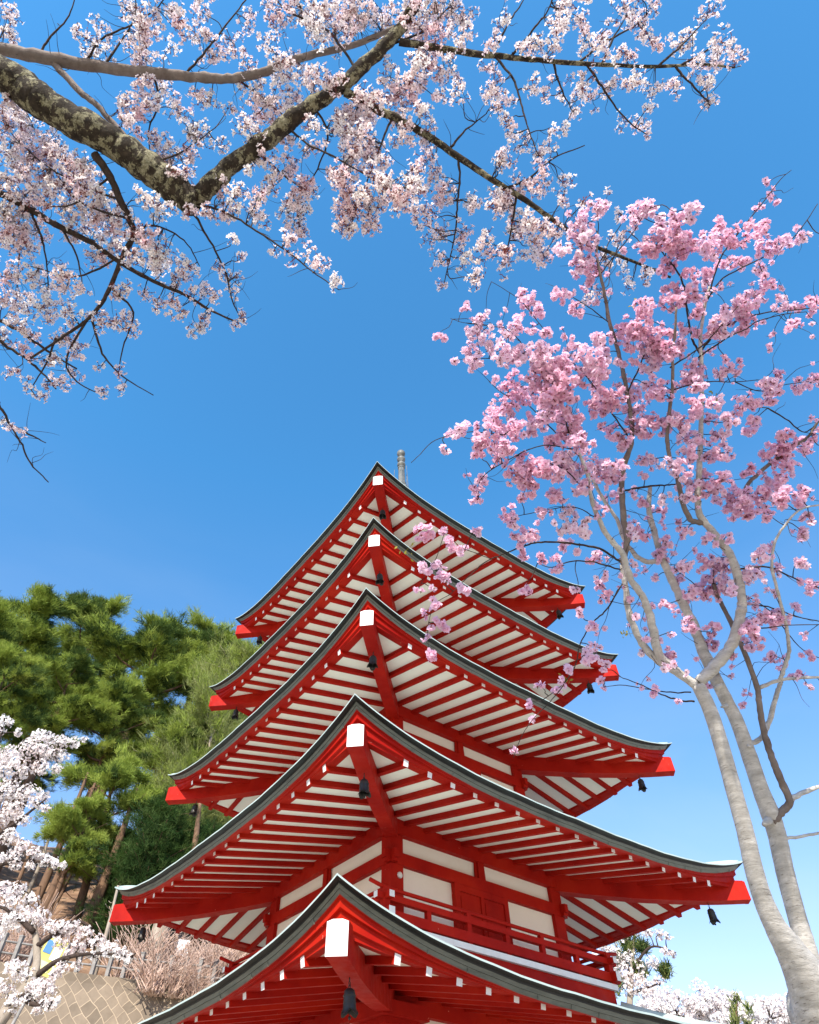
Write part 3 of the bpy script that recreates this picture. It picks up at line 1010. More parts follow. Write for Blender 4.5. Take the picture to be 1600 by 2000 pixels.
# second stem grows out of the same foot
ln2 = smooth_line([pix(*q) for q in ((1592, 1960, 3.0), (1588, 1915, 3.02), (1578, 1860, 3.05), (1558, 1795, 3.1), (1534, 1705, 3.12), (1518, 1632, 3.14), (1503, 1585, 3.15), (1487, 1545, 3.16), (1465, 1480, 3.18), (1440, 1410, 3.2), (1420, 1370, 3.22), (1394, 1318, 3.24))], 6)
rr2 = np.interp(np.linspace(0, 11, len(ln2)), range(12), [r * 3.05 / FPX for r in (26, 22, 18, 17.5, 17, 17.5, 18, 16, 15, 13.5, 12.5, 12)])
rr2 = rr2 * (1 + np.random.default_rng(4).normal(0, .010, len(rr2)))
tb.tube([p - pc_base for p in ln2], list(rr2), 18)
# knots and cut stubs
for q, r, o in (((1502, 1602, 3.12), 9, (-10, 9)), ((1470, 1462, 3.17), 4, (-9, -6)), ((1398, 1345, 3.15), 6, (12, -8)), ((1420, 1378, 3.18), 4, (-11, 3))):
    a_ = pix(*q)
    b_ = pix(q[0] + o[0], q[1] + o[1], q[2] - .03)
    tb.tube([a_ - pc_base, (a_ + b_) / 2 - pc_base, b_ - pc_base], [r * 3 / FPX * 1.0, r * 3 / FPX * .8, r * 3 / FPX * .5], 9)
tb.build('trunk', BARK_PALE, pt.root)
# the limbs register on the trunk lines
P('1408,1452,3.1 1386,1385,3.12 1362,1335,3.14', 12, 11, n=12)
P('1465,1480,3.18 1440,1410,3.2 1420,1370,3.22 1394,1318,3.24', 12, 11, n=12)
P('1362,1340 1320,1310 1280,1285 1250,1250 1230,1200 1222,1150 1216,1102', 9, 5.5, d=.1)
P('1216,1102 1219,1087 1225,1056 1216,995 1217,918 1233,867 1234,825 1225,769 1211,699 1192,633 1183,586 1173,535 1166,497 1168,455', 6.5, 2, BARK_SMOOTH, d=.05)
P('1366,1332 1400,1297 1431,1256 1446,1205 1449,1180 1443,1133 1424,1080 1398,1046 1376,1020 1364,995 1364,949 1368,880 1370,825 1370,708 1368,661 1378,591 1386,560', 11.5, 2.2, d=.05)
P('1376,1022 1349,1015 1333,979 1323,933 1308,892 1303,841 1314,755 1314,699 1319,642 1321,600', 5.5, 2, BARK_SMOOTH, d=-.1)
P('1394,1318 1369,1261 1357,1225 1334,1179 1313,1133 1293,1087 1277,1036 1267,995 1270,950', 11, 4, d=.12)
P('1313,1302 1287,1277 1272,1210 1257,1169 1231,1128 1216,1082 1190,1051 1170,1015 1154,969 1149,933 1128,877', 9, 3, d=-.12)
P('1293,1090 1262,1097 1226,1066 1205,1015 1175,969 1159,938 1140,900', 5.5, 2.5, d=.1)
P('1211,1096 1170,1072 1108,1061 1057,1059 1021,1067 985,1082 949,1097 913,1128', 3.4, 1, BARK_TWIG, d=-.1)
P('1212,1112 1154,1097 1113,1097 1077,1108 1050,1100', 2.4, .8, BARK_TWIG, d=.2)
P('1356,1370 1328,1368 1292,1356 1248,1336 1212,1322', 2.6, .9, BARK_TWIG, d=-.2)
P('1350,1352 1310,1352 1260,1345 1215,1338 1180,1342', 2.0, .7, BARK_TWIG, d=.3)
P('1218,1138 1185,1190 1159,1215 1134,1256 1123,1302 1098,1338 1057,1369', 2.2, .9, BARK_TWIG, d=-.15)
P('1123,1302 1090,1353 1060,1385 1040,1406 1018,1440 1003,1480', 1.3, .7, BARK_TWIG, d=-.2)
P('960,1092 900,1068 868,1042 828,1043', 1.2, .6, BARK_TWIG, d=-.3)
P('913,1128 880,1160 850,1180 836,1225 838,1282', 1.1, .6, BARK_TWIG, d=-.2)
P('868,1042 852,1090 838,1110 815,1155', 1.0, .6, BARK_TWIG, d=.2)
P('985,849 911,844 850,860 818,890 803,904', 1.3, .7, BARK_TWIG, zd=2.95)
P('1508,1604,3.12 1528,1585,3.12 1542,1564,3.12 1524,1520,3.13 1508,1480,3.14 1492,1428,3.16 1484,1380,3.18 1478,1340,3.2 1448,1260,3.24 1420,1200,3.28 1402,1165,3.3 1394,1140,3.3', 8, 3.5, BARK_SMOOTH, zd=3.12)
P('1484,1343 1524,1328 1560,1324 1615,1322', 4, 2.5, BARK_PALE, d=-.2)
P('1524,1328 1537,1290 1541,1265 1536,1224 1520,1159 1508,1108 1513,1061 1533,1026 1564,995 1610,985', 4, 1.6, BARK_PALE, d=-.1)
P('1542,1564 1568,1548 1615,1530', 5.5, 4, BARK_PALE, d=.1)
P('1532,1637,3.13 1564,1634,3.1 1615,1624,3.08', 3.5, 2.6, BARK_PALE, zd=3.13)
P('1464,1452,3.2 1484,1444,3.2 1500,1416,3.22 1516,1360,3.24 1526,1330,3.25', 5.5, 4, BARK_PALE, zd=3.2)
P('1366,690 1403,647 1450,622 1500,610 1545,606 1605,600', 2.6, 1, BARK_TWIG, d=.2)
P('1362,700 1420,660 1459,642 1478,628 1530,614 1575,609', 2.2, .9, BARK_TWIG, d=-.2)
P('1380,590 1412,544 1492,502 1539,474 1572,436 1597,398', 2.2, .8, BARK_TWIG, d=.1)
P('1384,575 1405,510 1427,474 1469,422 1502,380 1525,350 1546,332', 2.2, .7, BARK_TWIG, d=-.2)
P('1309,718 1366,680 1403,642 1440,600', 2.2, 1, BARK_TWIG, d=.1)
P('1312,762 1375,746 1436,746 1492,741', 2, .8, BARK_TWIG, d=.2)
P('1436,746 1483,764 1530,752 1580,745', 1.5, .7, BARK_TWIG, d=.2)
P('1500,797,3.3 1540,822,3.3 1572,844,3.3 1605,818,3.3', 2, 1.2, BARK_TWIG, zd=3.3)
P('1300,502,3.3 1323,530,3.3 1338,567,3.3 1342,605,3.3 1352,661,3.3 1366,688,3.3', 2, 2.6, BARK_TWIG, zd=3.3)
P('1440,985,3.3 1467,938,3.3 1523,892,3.3 1559,867,3.3 1580,851,3.3 1600,818,3.3', 4, 2.5, BARK_SMOOTH, zd=3.3)
P('1221,958 1272,949 1298,948 1325,945', 3, 1.5, BARK_TWIG, d=.1)
P('1441,1112 1498,1107 1549,1128 1610,1152', 2.6, 1.6, BARK_TWIG, d=-.2)
P('1449,1180 1500,1185 1560,1205 1610,1215', 2, 1.2, BARK_TWIG, d=.3)
P('1441,1228 1498,1226 1540,1221 1610,1220', 1.8, 1, BARK_TWIG, d=-.3)
P('1430,1150 1500,1190 1560,1262 1610,1290', 1.6, .9, BARK_TWIG, d=.2)
P('1128,877 1110,840 1094,770 1075,741 1040,700 1010,660 985,640', 2.6, .9, BARK_TWIG, d=.1)
P('1154,969 1100,915 1050,905 1000,925', 2.0, .8, BARK_TWIG, d=-.2)
P('1140,900 1090,850 1030,790 985,770 955,745', 2.0, .8, BARK_TWIG, d=.2)
P('1233,860 1190,800 1150,740 1110,700', 2.2, .9, BARK_TWIG, d=-.3)
P('1225,769 1260,690 1275,640 1260,600', 2.2, .9, BARK_TWIG, d=-.2)
P('1192,633 1150,600 1110,575', 1.6, .8, BARK_TWIG, d=.2)
P('1173,535 1200,500 1240,450 1262,410', 1.8, .8, BARK_TWIG, d=-.2)
P('1130,880 1060,870 990,900 940,935 935,975', 1.8, .8, BARK_TWIG, d=-.1)
P('1170,1015 1120,990 1050,1000 1000,1010', 1.6, .8, BARK_TWIG, d=.2)
P('1060,640 1020,590 985,565 960,550', 1.0, .6, BARK_TWIG, d=.1, zd=3.2)
P('985,640 940,635 905,630 880,622', 1.2, .6, BARK_TWIG, d=.1)
P('955,700 920,700 886,704', 1.1, .6, BARK_TWIG, zd=3.15)
P('1370,1150 1330,1120 1300,1100', 1.4, .7, BARK_TWIG, d=.1)
PB = blobs('''1131,436,28 1169,408,22 1141,469,28 1098,488,20 1141,511,28 1155,539,26 1098,572,20 1122,610,18 1248,417,28 1263,408,20 1352,408,20 1323,422,20 1295,441,25 1319,460,30 1286,474,28 1263,483,22 1342,474,28 1319,492,22 1394,450,20 1413,464,22 1384,483,22 1436,474,22 1445,507,20 1408,516,14 1459,441,10 1488,450,20 1492,488,18 1525,474,18 1539,474,16 1567,455,15 1483,520,12 1398,502,12
1300,525,18 1319,572,24 1314,591,22 1356,581,24 1370,549,22 1347,530,15 1361,610,16 1478,572,22 1459,596,28 1441,600,25 1450,628,25 1413,614,16 1403,642,25 1502,553,18 1525,596,16 1553,596,16 1549,638,14 1591,596,20
930,642,24 934,628,16 1019,577,16 1037,596,22 1052,614,18 1005,642,22 1037,642,12 1066,647,14 920,689,20 925,708,16 887,703,8 958,675,18 981,689,22 1005,703,20 1019,685,18 1056,685,22 1061,708,28 1084,703,24 1094,722,28 1075,741,30 1056,736,26 1103,746,24 1070,769,28 1047,764,24 1094,778,24 1070,797,24 1122,689,22 1155,708,28 1169,727,28 1150,736,25 1178,661,20 1178,694,16 1211,647,22 1248,628,25 1258,605,22 1239,657,26 1272,661,28 1295,666,25 1258,685,28 1286,689,26 1272,708,24 1309,685,20 1328,680,16 1347,652,14 1220,708,14 1005,741,16 995,760,20 981,788,22 1005,802,20 1019,774,18 967,816,22 953,839,22 1009,835,20 1037,839,14 981,849,14 948,867,20 981,877,22 897,839,18 887,853,14 873,877,10 967,741,8
1052,821,24 1084,816,22 1112,821,22 1127,839,24 1103,849,20 1080,863,20 1136,867,24 1159,792,20 1187,769,25 1178,793,24 1202,783,20 1234,769,18 1216,755,18 1216,853,22 1192,844,18 1244,802,20 1263,825,24 1253,844,18 1272,755,20 1300,760,20 1286,774,16 1300,825,24 1328,830,24 1347,736,20 1356,727,20 1361,755,16 1356,783,20 1361,797,16 1394,788,16 1417,699,8 1422,727,16 1436,718,14 1408,732,14 1516,746,20 1497,755,18 1506,778,20 1567,750,18 1591,741,16 1455,793,24 1473,816,14 1469,839,18 1427,821,16 1408,849,18 1389,821,14 1370,853,14 1342,853,20 1347,882,20 1398,886,22 1422,886,14 1530,853,16 1516,882,24 1544,877,22 1577,872,18 1497,886,14
934,887,12 970,887,22 1016,897,14 934,949,14 934,974,14 939,933,12 1006,928,22 1036,918,25 1067,913,25 1031,954,20 1021,979,10 1098,897,24 1082,923,20 1129,918,20 1164,913,25 1200,913,22 1190,933,22 1134,954,20 1088,969,18 1108,995,14 1190,969,16 995,1005,18 1000,1020,12 1062,1000,14 1103,1025,20 1139,1030,20 1170,995,14 1267,902,20 1257,928,10 1262,985,16 1246,964,10 1298,974,12 1293,1000,12 1236,1036,18 1257,1046,14 1303,1061,14 1323,913,24 1349,949,24 1364,938,22 1339,969,16 1410,938,18 1395,964,22 1426,974,26 1451,979,26 1487,974,25 1513,954,25 1533,969,22 1569,969,20 1523,938,18 1462,923,16 1462,1000,18 1503,1005,14 1539,908,22 1436,1005,14 1323,1025,10 1344,1041,12 1385,1056,14 1421,1051,10 1487,1082,18 1564,1097,14 1569,1041,16 1580,1010,14 1580,1143,16
1021,1051,22 1041,1051,14 1021,1082,14 1057,1092,14 1103,1061,16 1088,1092,10 1088,1113,12 1129,1077,8 1164,1092,14 1170,1143,10 1180,1169,13 1152,1225,12 826,1041,18 867,1036,10 888,1061,16 903,1072,10 926,1041,10 831,1108,14 857,1108,14 865,1133,13 841,1148,8 816,1154,8 908,1148,13 1026,1154,11 847,1184,14 829,1200,9 847,1220,11 872,1225,9 831,1246,9 839,1277,13 1128,1154,8 1128,1195,8 1149,1287,16 1159,1266,14 1180,1297,12 1113,1307,10 1052,1338,9 1098,1333,9 1090,1353,9 1029,1374,9 1180,1333,9 1282,1353,10 1328,1374,8 1000,1467,7 1039,1406,9
1333,1107,18 1323,1128,14 1293,1092,18 1282,1128,10 1385,1102,22 1410,1097,20 1395,1123,18 1369,1154,22 1395,1154,24 1416,1143,20 1349,1159,14 1467,1123,16 1482,1123,12 1518,1112,12 1303,1184,13 1262,1246,8 1313,1282,18 1249,1277,9 1349,1220,20 1313,1236,8 1395,1230,16 1385,1256,14 1467,1230,22 1472,1256,16 1518,1205,22 1498,1210,14 1462,1261,10 1513,1282,10 1580,1282,12 1559,1318,13 1554,1184,12
1640,480,30 1650,600,30 1640,740,25 1650,900,30 1640,1000,25 1650,1150,20''')
fl = {}
rg = np.random.default_rng(33)
PXY = np.array(pt.PXY)
PI = np.array(pt.I)
for (bx, by, br) in PB:
    d2 = ((PXY - (bx, by)) ** 2).sum(1) + np.where(PI < 2, 2000, 0)
    i = int(np.argmin(d2))
    bi = pt.I[i]
    dist = math.sqrt(d2[i])
    z = pt.PZ[i] + rg.normal(0, .07) - min(.12, dist * .0012)
    c = pix(bx, by, z)
    rm = br * 1.06 * z / FPX
    if dist > 8:
        pt.twig(pt.P[i], c + np.array([0, 0, rm * .5]), .0026, .0013, bi, .05)
    n_f = max(1, int(round((br / 10.0) ** 2 * 3.8)))
    for q in range(n_f):
        u = unit(rg.normal(size=3)) * rm * rg.uniform(0, 1) ** .5 * 1.04
        n_ = unit(u + rg.normal(size=3) * rm * .75 + np.array([0, -.15, .05]) * rm)
        sp_ = c + u * .15 + np.array([0, 0, rm * .35])
        fl.setdefault(bi, []).append(np.concatenate([c + u, n_, sp_, [rg.uniform(.75, 1.12)]]))
# fine sprays along the limbs, some with one to four flowers near the end
for q in range(330):
    i = int(rg.integers(0, len(pt.P)))
    if pt.I[i] < 2:
        continue
    x_, y_ = pt.PXY[i]
    if y_ > 1330 or x_ < 880 or (x_ < 1180 and y_ > 1000):
        continue
    l = rg.uniform(25, 95) * pt.PZ[i] / FPX
    e_ = pt.P[i] + unit(rg.normal(size=3) + np.array([0, 0, .1])) * l
    pt.twig(pt.P[i], e_, .0018, .0006, pt.I[i], .05)
    if rg.random() < .62:
        for w in range(int(rg.integers(1, 6))):
            c = pt.P[i] + (e_ - pt.P[i]) * rg.uniform(.5, 1) + rg.normal(0, .014, 3)
            n_ = unit(rg.normal(size=3))
            fl.setdefault(pt.I[i], []).append(np.concatenate([c, n_, c - n_ * .02, [rg.uniform(.5, 1.0)]]))
pt.finish(fl, PET_P, .0215, 3)
# a few bronze and yellow young leaves on the twigs
for (x, y, rr_) in ((1395, 775, 14), (790, 1078, 14), (1105, 1328, 9), (1346, 1207, 8), (1238, 590, 12), (1220, 1240, 8)):
    d2 = ((PXY - (x, y)) ** 2).sum(1)
    i = int(np.argmin(d2))
    c = pix(x, y, pt.PZ[i])
    mb = MB()
    for q in range(9):
        a_ = c + rg.normal(0, 1, 3) * rr_ * 3 / FPX * .6
        d_ = unit(rg.normal(size=3) + np.array([0, 0, .6])) * .022
        s_ = unit(np.cross(d_, rg.normal(size=3))) * .006
        mb.add([a_ - pc_base, a_ + d_ * .5 + s_ - pc_base, a_ + d_ - pc_base, a_ + d_ * .5 - s_ - pc_base], [(0, 1, 2, 3)])
    mb.tube([pt.P[i] - pc_base, c - pc_base], [.0012, .0008], 4)
    mb.build('young_leaf', LEAF_Y, pt.root)
# ------------------------------------------------------------------ ground, hillside, wall
def smooth(x, a, b):
    t = np.clip((x - a) / (b - a), 0, 1)
    return t * t * (3 - 2 * t)
def hnoise(x, y, s, seed=0):
    return (np.sin(x * s + seed) * np.cos(y * s * 1.3 + seed * 2) + .5 * np.sin(x * s * 2.3 + y * s * 1.7 + seed * 3)) / 1.5
WALL_D0, WALL_D1 = 21.6, 22.6
def ground_z(x, y):
    x, y = np.asarray(x, float), np.asarray(y, float)
    dx, dy = x - CAM[0], y - CAM[1]
    D = np.hypot(dx, dy)
    az = np.degrees(np.arctan2(dx, dy))
    w = smooth(az, -2, -12) if False else smooth(-az, 3, 13) * smooth(100 + az, 0, 35)
    h = np.interp(D, [0, 16, 21.3, 22.4, 23.6, 30, 40, 52, 80, 160, 600], [0, 0.2, 3.4, 4.2, 6.62, 10.4, 15.2, 20.2, 23, 24, 34])
    h = h + smooth(D, 23, 30) * hnoise(x, y, .45) * .35
    right = np.interp(D, [0, 20, 60, 600], [0, 0, -2, -8])
    return h * w + right * (1 - w)
GROUND = mat('pale_gravel_ground', [(0.3, (.36, .31, .25)), (.55, (.46, .41, .34)), (.75, (.40, .35, .28))], .8, .95, .4, bscale=25)
def soil_mat():
    m, t, b = nodes('gravel_and_leaf_litter')
    n = noise(t, .9, 6, .7)
    c1 = ramp(t, n, [(0.3, (.42, .35, .26)), (.55, (.52, .45, .34)), (.75, (.46, .39, .29))])
    n2 = noise(t, 1.1, 8, .75)
    c2 = ramp(t, n2, [(0.32, (.10, .055, .03)), (.5, (.24, .135, .075)), (.68, (.38, .24, .14))])
    g = t.nodes.new('ShaderNodeNewGeometry')
    sx = t.nodes.new('ShaderNodeSeparateXYZ')
    t.links.new(g.outputs['Position'], sx.inputs[0])
    mr = t.nodes.new('ShaderNodeMapRange')
    mr.inputs[1].default_value = 3.0
    mr.inputs[2].default_value = 5.0
    t.links.new(sx.outputs[2], mr.inputs[0])
    mx = t.nodes.new('ShaderNodeMix')
    mx.data_type = 'RGBA'
    t.links.new(mr.outputs[0], mx.inputs[0])
    t.links.new(c1, mx.inputs[6])
    t.links.new(c2, mx.inputs[7])
    t.links.new(mx.outputs[2], b.inputs['Base Color'])
    b.inputs['Roughness'].default_value = .95
    bump(t, b, noise(t, 9, 6, .8), .7, .08)
    return m
# polar sheet round the camera, reaching the horizon
rads = np.concatenate([np.linspace(0.01, 16, 17), np.linspace(17, 60, 87), np.geomspace(63, 2500, 26)])
angs = np.radians(np.concatenate([np.linspace(-180, -60, 60, endpoint=False), np.linspace(-60, 40, 150, endpoint=False), np.linspace(40, 180, 60)]))
gx = CAM[0] + np.outer(rads, np.sin(angs))
gy = CAM[1] + np.outer(rads, np.cos(angs))
gz = ground_z(gx, gy) - .012
nA, nR = len(angs), len(rads)
V = np.stack([gx, gy, gz], -1).reshape(-1, 3)
ii = (np.arange(nR - 1)[:, None] * nA + np.arange(nA - 1)[None, :]).ravel()
me = fast_mesh('ground', V, np.stack([ii, ii + nA, ii + nA + 1, ii + 1], 1), soil_mat(), smooth=True)
g_ = link('ground', me)
g_['kind'] = 'structure'

# retaining wall of diamond set stones, on an arc along the foot of the wood
def wall_mat():
    m, t, b = nodes('diamond_set_stone')
    tc = t.nodes.new('ShaderNodeTexCoord')
    mp = t.nodes.new('ShaderNodeMapping')
    mp.inputs['Rotation'].default_value = (0, 0, math.radians(43))
    t.links.new(tc.outputs['UV'], mp.inputs[0])
    ns = t.nodes.new('ShaderNodeTexNoise')
    ns.inputs['Scale'].default_value = 1.1
    t.links.new(mp.outputs[0], ns.inputs[0])
    mxv = t.nodes.new('ShaderNodeMix')
    mxv.data_type = 'VECTOR'
    mxv.inputs[0].default_value = .24
    t.links.new(mp.outputs[0], mxv.inputs[4])
    t.links.new(ns.outputs[1], mxv.inputs[5])
    br = t.nodes.new('ShaderNodeTexBrick')
    br.inputs['Scale'].default_value = 1.9
    br.inputs['Mortar Size'].default_value = .014
    br.inputs['Mortar Smooth'].default_value = .3
    br.inputs['Brick Width'].default_value = .42
    br.inputs['Row Height'].default_value = .36
    br.offset = .5
    br.inputs['Color1'].default_value = (.165, .13, .095, 1)
    br.inputs['Color2'].default_value = (.26, .205, .15, 1)
    br.inputs['Mortar'].default_value = (.44, .35, .25, 1)
    t.links.new(mxv.outputs[1], br.inputs[0])
    n = noise(t, 3, 6, .7)
    cc = ramp(t, n, [(.3, (.78, .76, .74)), (.7, (1.1, 1.08, 1.05))])
    mu = t.nodes.new('ShaderNodeMix')
    mu.data_type = 'RGBA'
    mu.blend_type = 'MULTIPLY'
    mu.inputs[0].default_value = 1
    t.links.new(br.outputs[0], mu.inputs[6])
    t.links.new(cc, mu.inputs[7])
    t.links.new(mu.outputs[2], b.inputs['Base Color'])
    b.inputs['Roughness'].default_value = .9
    iv = t.nodes.new('ShaderNodeMath')
    iv.operation = 'SUBTRACT'
    iv.inputs[0].default_value = 1
    t.links.new(br.outputs[1], iv.inputs[1])
    bump(t, b, br.outputs[1], .6, .03)
    return m
WALLM = wall_mat()
wv, wf, wuv = [], [], []
az0, az1, nseg = -75, -14, 70
sec = [(21.35, 2.4), (22.2, 6.42), (22.2, 6.62), (22.62, 6.66), (22.62, 4.0)]
dist_ = [0, 4.1, 4.3, 4.72, 7.4]
for i in range(nseg + 1):
    az = math.radians(az0 + (az1 - az0) * i / nseg)
    for (D, z), l in zip(sec, dist_):
        wv.append((CAM[0] + D * math.sin(az), CAM[1] + D * math.cos(az), z))
        wuv.append((az * 22.0, l))
k = len(sec)
wf = [(i * k + j, (i + 1) * k + j, (i + 1) * k + j + 1, i * k + j + 1) for i in range(nseg) for j in range(k - 1)]
me = bpy.data.meshes.new('retaining_wall')
me.from_pydata(wv, [], wf)
me.materials.append(WALLM)
uv = me.uv_layers.new(name='UVMap')
for lp in me.loops:
    uv.data[lp.index].uv = wuv[lp.vertex_index]
rw = link('retaining_wall', me)
tag(rw, 'sloping retaining wall of diamond set tan stones with light mortar joints', 'wall')

# ------------------------------------------------------------------ vegetation behind
def needle_cloud(C, N, rg, blades, length, width, name, mats, mi_of, spread=.9, base=None):
    """tufts of needle blades at centres C pointing along N"""
    n = len(C)
    Cr = np.repeat(C, blades, 0)
    Nr = np.repeat(unit(N), blades, 0)
    d = unit(Nr + rg.normal(0, spread, Cr.shape))
    L = (length * rg.uniform(.55, 1.2, len(Cr)))[:, None]
    s = unit(np.cross(d, rg.normal(size=d.shape))) * width * rg.uniform(.6, 1.3, len(Cr))[:, None]
    o = Cr + rg.normal(0, length * .18, Cr.shape)
    V = np.stack([o - s * .5, o + s * .5, o + d * L + s * .22, o + d * L - s * .22], 1).reshape(-1, 3)
    i = np.arange(len(Cr)) * 4
    F = np.stack([i, i + 1, i + 2, i + 3], 1)
    mi = np.repeat(mi_of, blades)
    return fast_mesh(name, V, F, mats, mi)

def leaf_mat(name, stops, scale, tr=.25):
    m = petal_mat(name, stops, scale, tr)
    return m
PINE_A = leaf_mat('pine_needles_bright', [(.3, (.16, .22, .035)), (.5, (.26, .33, .055)), (.7, (.37, .43, .09))], .5)
PINE_B = leaf_mat('pine_needles_dark', [(.3, (.035, .065, .018)), (.55, (.07, .115, .026)), (.75, (.12, .17, .038))], .5)
OLIVE = leaf_mat('feathery_olive_foliage', [(.3, (.15, .175, .05)), (.5, (.22, .25, .08)), (.7, (.30, .32, .12))], .6)
CEDAR = leaf_mat('cedar_foliage', [(.3, (.012, .032, .008)), (.55, (.028, .065, .012)), (.8, (.07, .12, .02))], .7)

def make_pine(seed, H, lean=(.0, .0), clear=.35, width=.30, dark=.3, dens=1.0, trunk_r=.02, pads_n=34, mats=None, tl=.30):
    """pine of height H at the origin: trunk, limbs with foliage pads"""
    rg = np.random.default_rng(seed)
    root = empty('pine_tree')
    tk = MB()
    pts, rad = [], []
    bend = rg.normal(0, .02, 2)
    for i in range(13):
        t = i / 12
        off = np.array([lean[0] * t + bend[0] * math.sin(t * 4), lean[1] * t + bend[1] * math.sin(t * 5 + 1)]) * H
        pts.append(np.array([off[0] + rg.normal(0, .004 * H) * (i > 0), off[1] + rg.normal(0, .004 * H) * (i > 0), t * H * .97 - (.3 if i == 0 else 0)]))
        rad.append(H * trunk_r * (1.25 if i == 0 else 1) * (1 - t) ** .8 + .025)
    tk.tube(pts, rad, 9)
    Pn = np.array(pts)
    C, N, MI = [], [], []
    for q in range(pads_n):
        t = clear + (1 - clear) * ((q + rg.uniform(0, 1)) / pads_n)
        j = t * 12
        a = Pn[int(min(j, 11))] + (Pn[min(int(j) + 1, 12)] - Pn[int(min(j, 11))]) * (j - int(j))
        az = q * 2.4 + rg.normal(0, .5)
        f = (t - clear) / (1 - clear)
        reach = H * width * (1 - f) ** .55 * rg.uniform(.3, 1.25) * (.75 + .5 * math.sin(min(f * 3, 1.57))) + .25
        up = rg.uniform(.05, .38) * reach + f * .3 * reach
        e = a + np.array([math.cos(az) * reach, math.sin(az) * reach, up])
        m = (a + e) / 2 + np.array([0, 0, -.06 * reach]) + rg.normal(0, .05, 3) * reach
        ln = smooth_line([a, m, e], 4)
        r0 = max(.03, H * .008 * (1 - f) + .016)
        tk.tube(ln, list(np.linspace(r0, .010, len(ln))), 5)
        # pads along the outer limb
        npad = rg.integers(5, 9)
        for w in range(npad):
            u = 1 - .62 * w / npad * rg.uniform(.6, 1.1)
            c = a + (e - a) * u + rg.normal(0, .10, 3) * reach * np.array([1, 1, .45])
            if w:
                b0 = a + (e - a) * max(0, u - .12)
                tk.tube([b0, (b0 + c) / 2 + rg.normal(0, .03, 3), c], [.014, .010, .006], 4)
            rad_ = reach * rg.uniform(.12, .26) + .14
            nt_ = int(25 * dens * rg.uniform(.7, 1.3) * min(2.6, (rad_ / .6) ** 1.4) + 6)
            g = rg.normal(0, .5, (nt_, 3)) * rad_ * np.array([1.75, .8, .26])      # flat sprays drawn out along the limb
            th = az + rg.normal(0, .45)
            g[:, :2] = np.stack([g[:, 0] * math.cos(th) - g[:, 1] * math.sin(th), g[:, 0] * math.sin(th) + g[:, 1] * math.cos(th)], 1)
            g[:, 2] += rad_ * (.12 - .10 * (g[:, 0] ** 2 + g[:, 1] ** 2) / rad_ ** 2)
            C.append(c + g)
            N.append(g / rad_ * np.array([.8, .8, .3]) + np.array([math.cos(az) * .5, math.sin(az) * .5, .65]))
            MI.append(np.full(nt_, 1 if rg.random() < dark else 0))
    # leading shoot
    nt_ = int(26 * dens)
    C.append(Pn[-1] + rg.normal(0, .16, (nt_, 3)) * np.array([1, 1, 2.2]))
    N.append(np.tile([0, 0, 1.0], (nt_, 1)))
    MI.append(np.zeros(nt_, int))
    tk.build('trunk', BARK_PINE, root)
    me = needle_cloud(np.concatenate(C), np.concatenate(N), rg, 22, tl, .021, 'crown', mats or [PINE_A, PINE_B], np.concatenate(MI), .5)
    link('crown', me, root)
    root['H'] = H
    return root

def place(o, px, D, py_top, rz=0.0, sx=1.0):
    """stand o at horizontal distance D so that its top shows at photo pixel (px, py_top)"""
    a, e = azel(px, py_top)
    x, y = CAM[0] + D * math.sin(a), CAM[1] + D * math.cos(a)
    z = float(ground_z(x, y)) - .05
    s = (CAM[2] + D * math.tan(e) - z) / o['H']
    o.location = (x, y, z)
    o.scale = (s * sx, s * sx, s)
    o.rotation_euler = (0, 0, rz)

protos = [make_pine(1, 12, (.03, 0), .50, .19, .3, 1.2, pads_n=22), make_pine(2, 12, (-.02, .02), .56, .17, .3, 1.2, pads_n=18), make_pine(3, 12, (.02, -.03), .44, .20, .35, 1.2, pads_n=22),
          make_pine(4, 7, (.05, .02), .45, .30, .1, 1.1, pads_n=14, trunk_r=.024)]
G = 'pine trees on the wooded slope'
PL = [  # top px, D, top py, proto, rz, width, label
    (-25, 34, 1190, 0, .3, 1.15, 'tall dense pine at the left edge above the white cherry'),
    (98, 38, 1175, 1, 1.9, 1.2, 'pine with a high pointed crown, second from the left on the skyline'),
    (212, 42, 1185, 2, 4.2, 1.0, 'thin topped pine on the skyline between two fuller crowns'),
    (322, 37, 1210, 0, 2.2, 1.15, 'broad tall pine with layered crown on the skyline'),
    (30, 30, 1275, 2, 5.0, 1.0, 'pine with dark lower boughs in front of the leftmost tall pine'),
    (165, 31, 1290, 1, .9, 1.05, 'pine with bright layered pads in front of the skyline pines'),
    (262, 32, 1330, 0, 3.3, 1.0, 'pine whose reddish upper trunk shows in the gap left of the pagoda'),
    (250, 27, 1480, 3, 2.6, 1.0, 'low bright yellow green pine above the slanting trunks'),
    (175, 26, 1560, 3, .4, .9, 'lowest bright pine with a flat crown above the reddish slanting trunk'),
    (355, 30, 1400, 1, 4.4, 1.0, 'pine with drooping boughs between the skyline pine and the pagoda'),
    (-30, 29, 1420, 1, 5.5, 1.1, 'pine whose lower boughs show just behind the white cherry at the left edge'),
    (120, 35, 1330, 2, 1.1, 1.0, 'pine filling the gap below the pointed skyline crown'),
    (432, 41, 1225, 2, 2.9, 1.1, 'pine half hidden behind the pagoda\'s left eaves'),
]
used = set()
for px, D, pyt, pi, rz, sx, lab in PL:
    o = protos[pi] if pi not in used else copy_tree(protos[pi])
    used.add(pi)
    place(o, px, D, pyt, rz, sx)
    tag(o, lab, 'pine tree', G)
del_keys = [o for o in bpy.data.objects if 'H' in o.keys()]

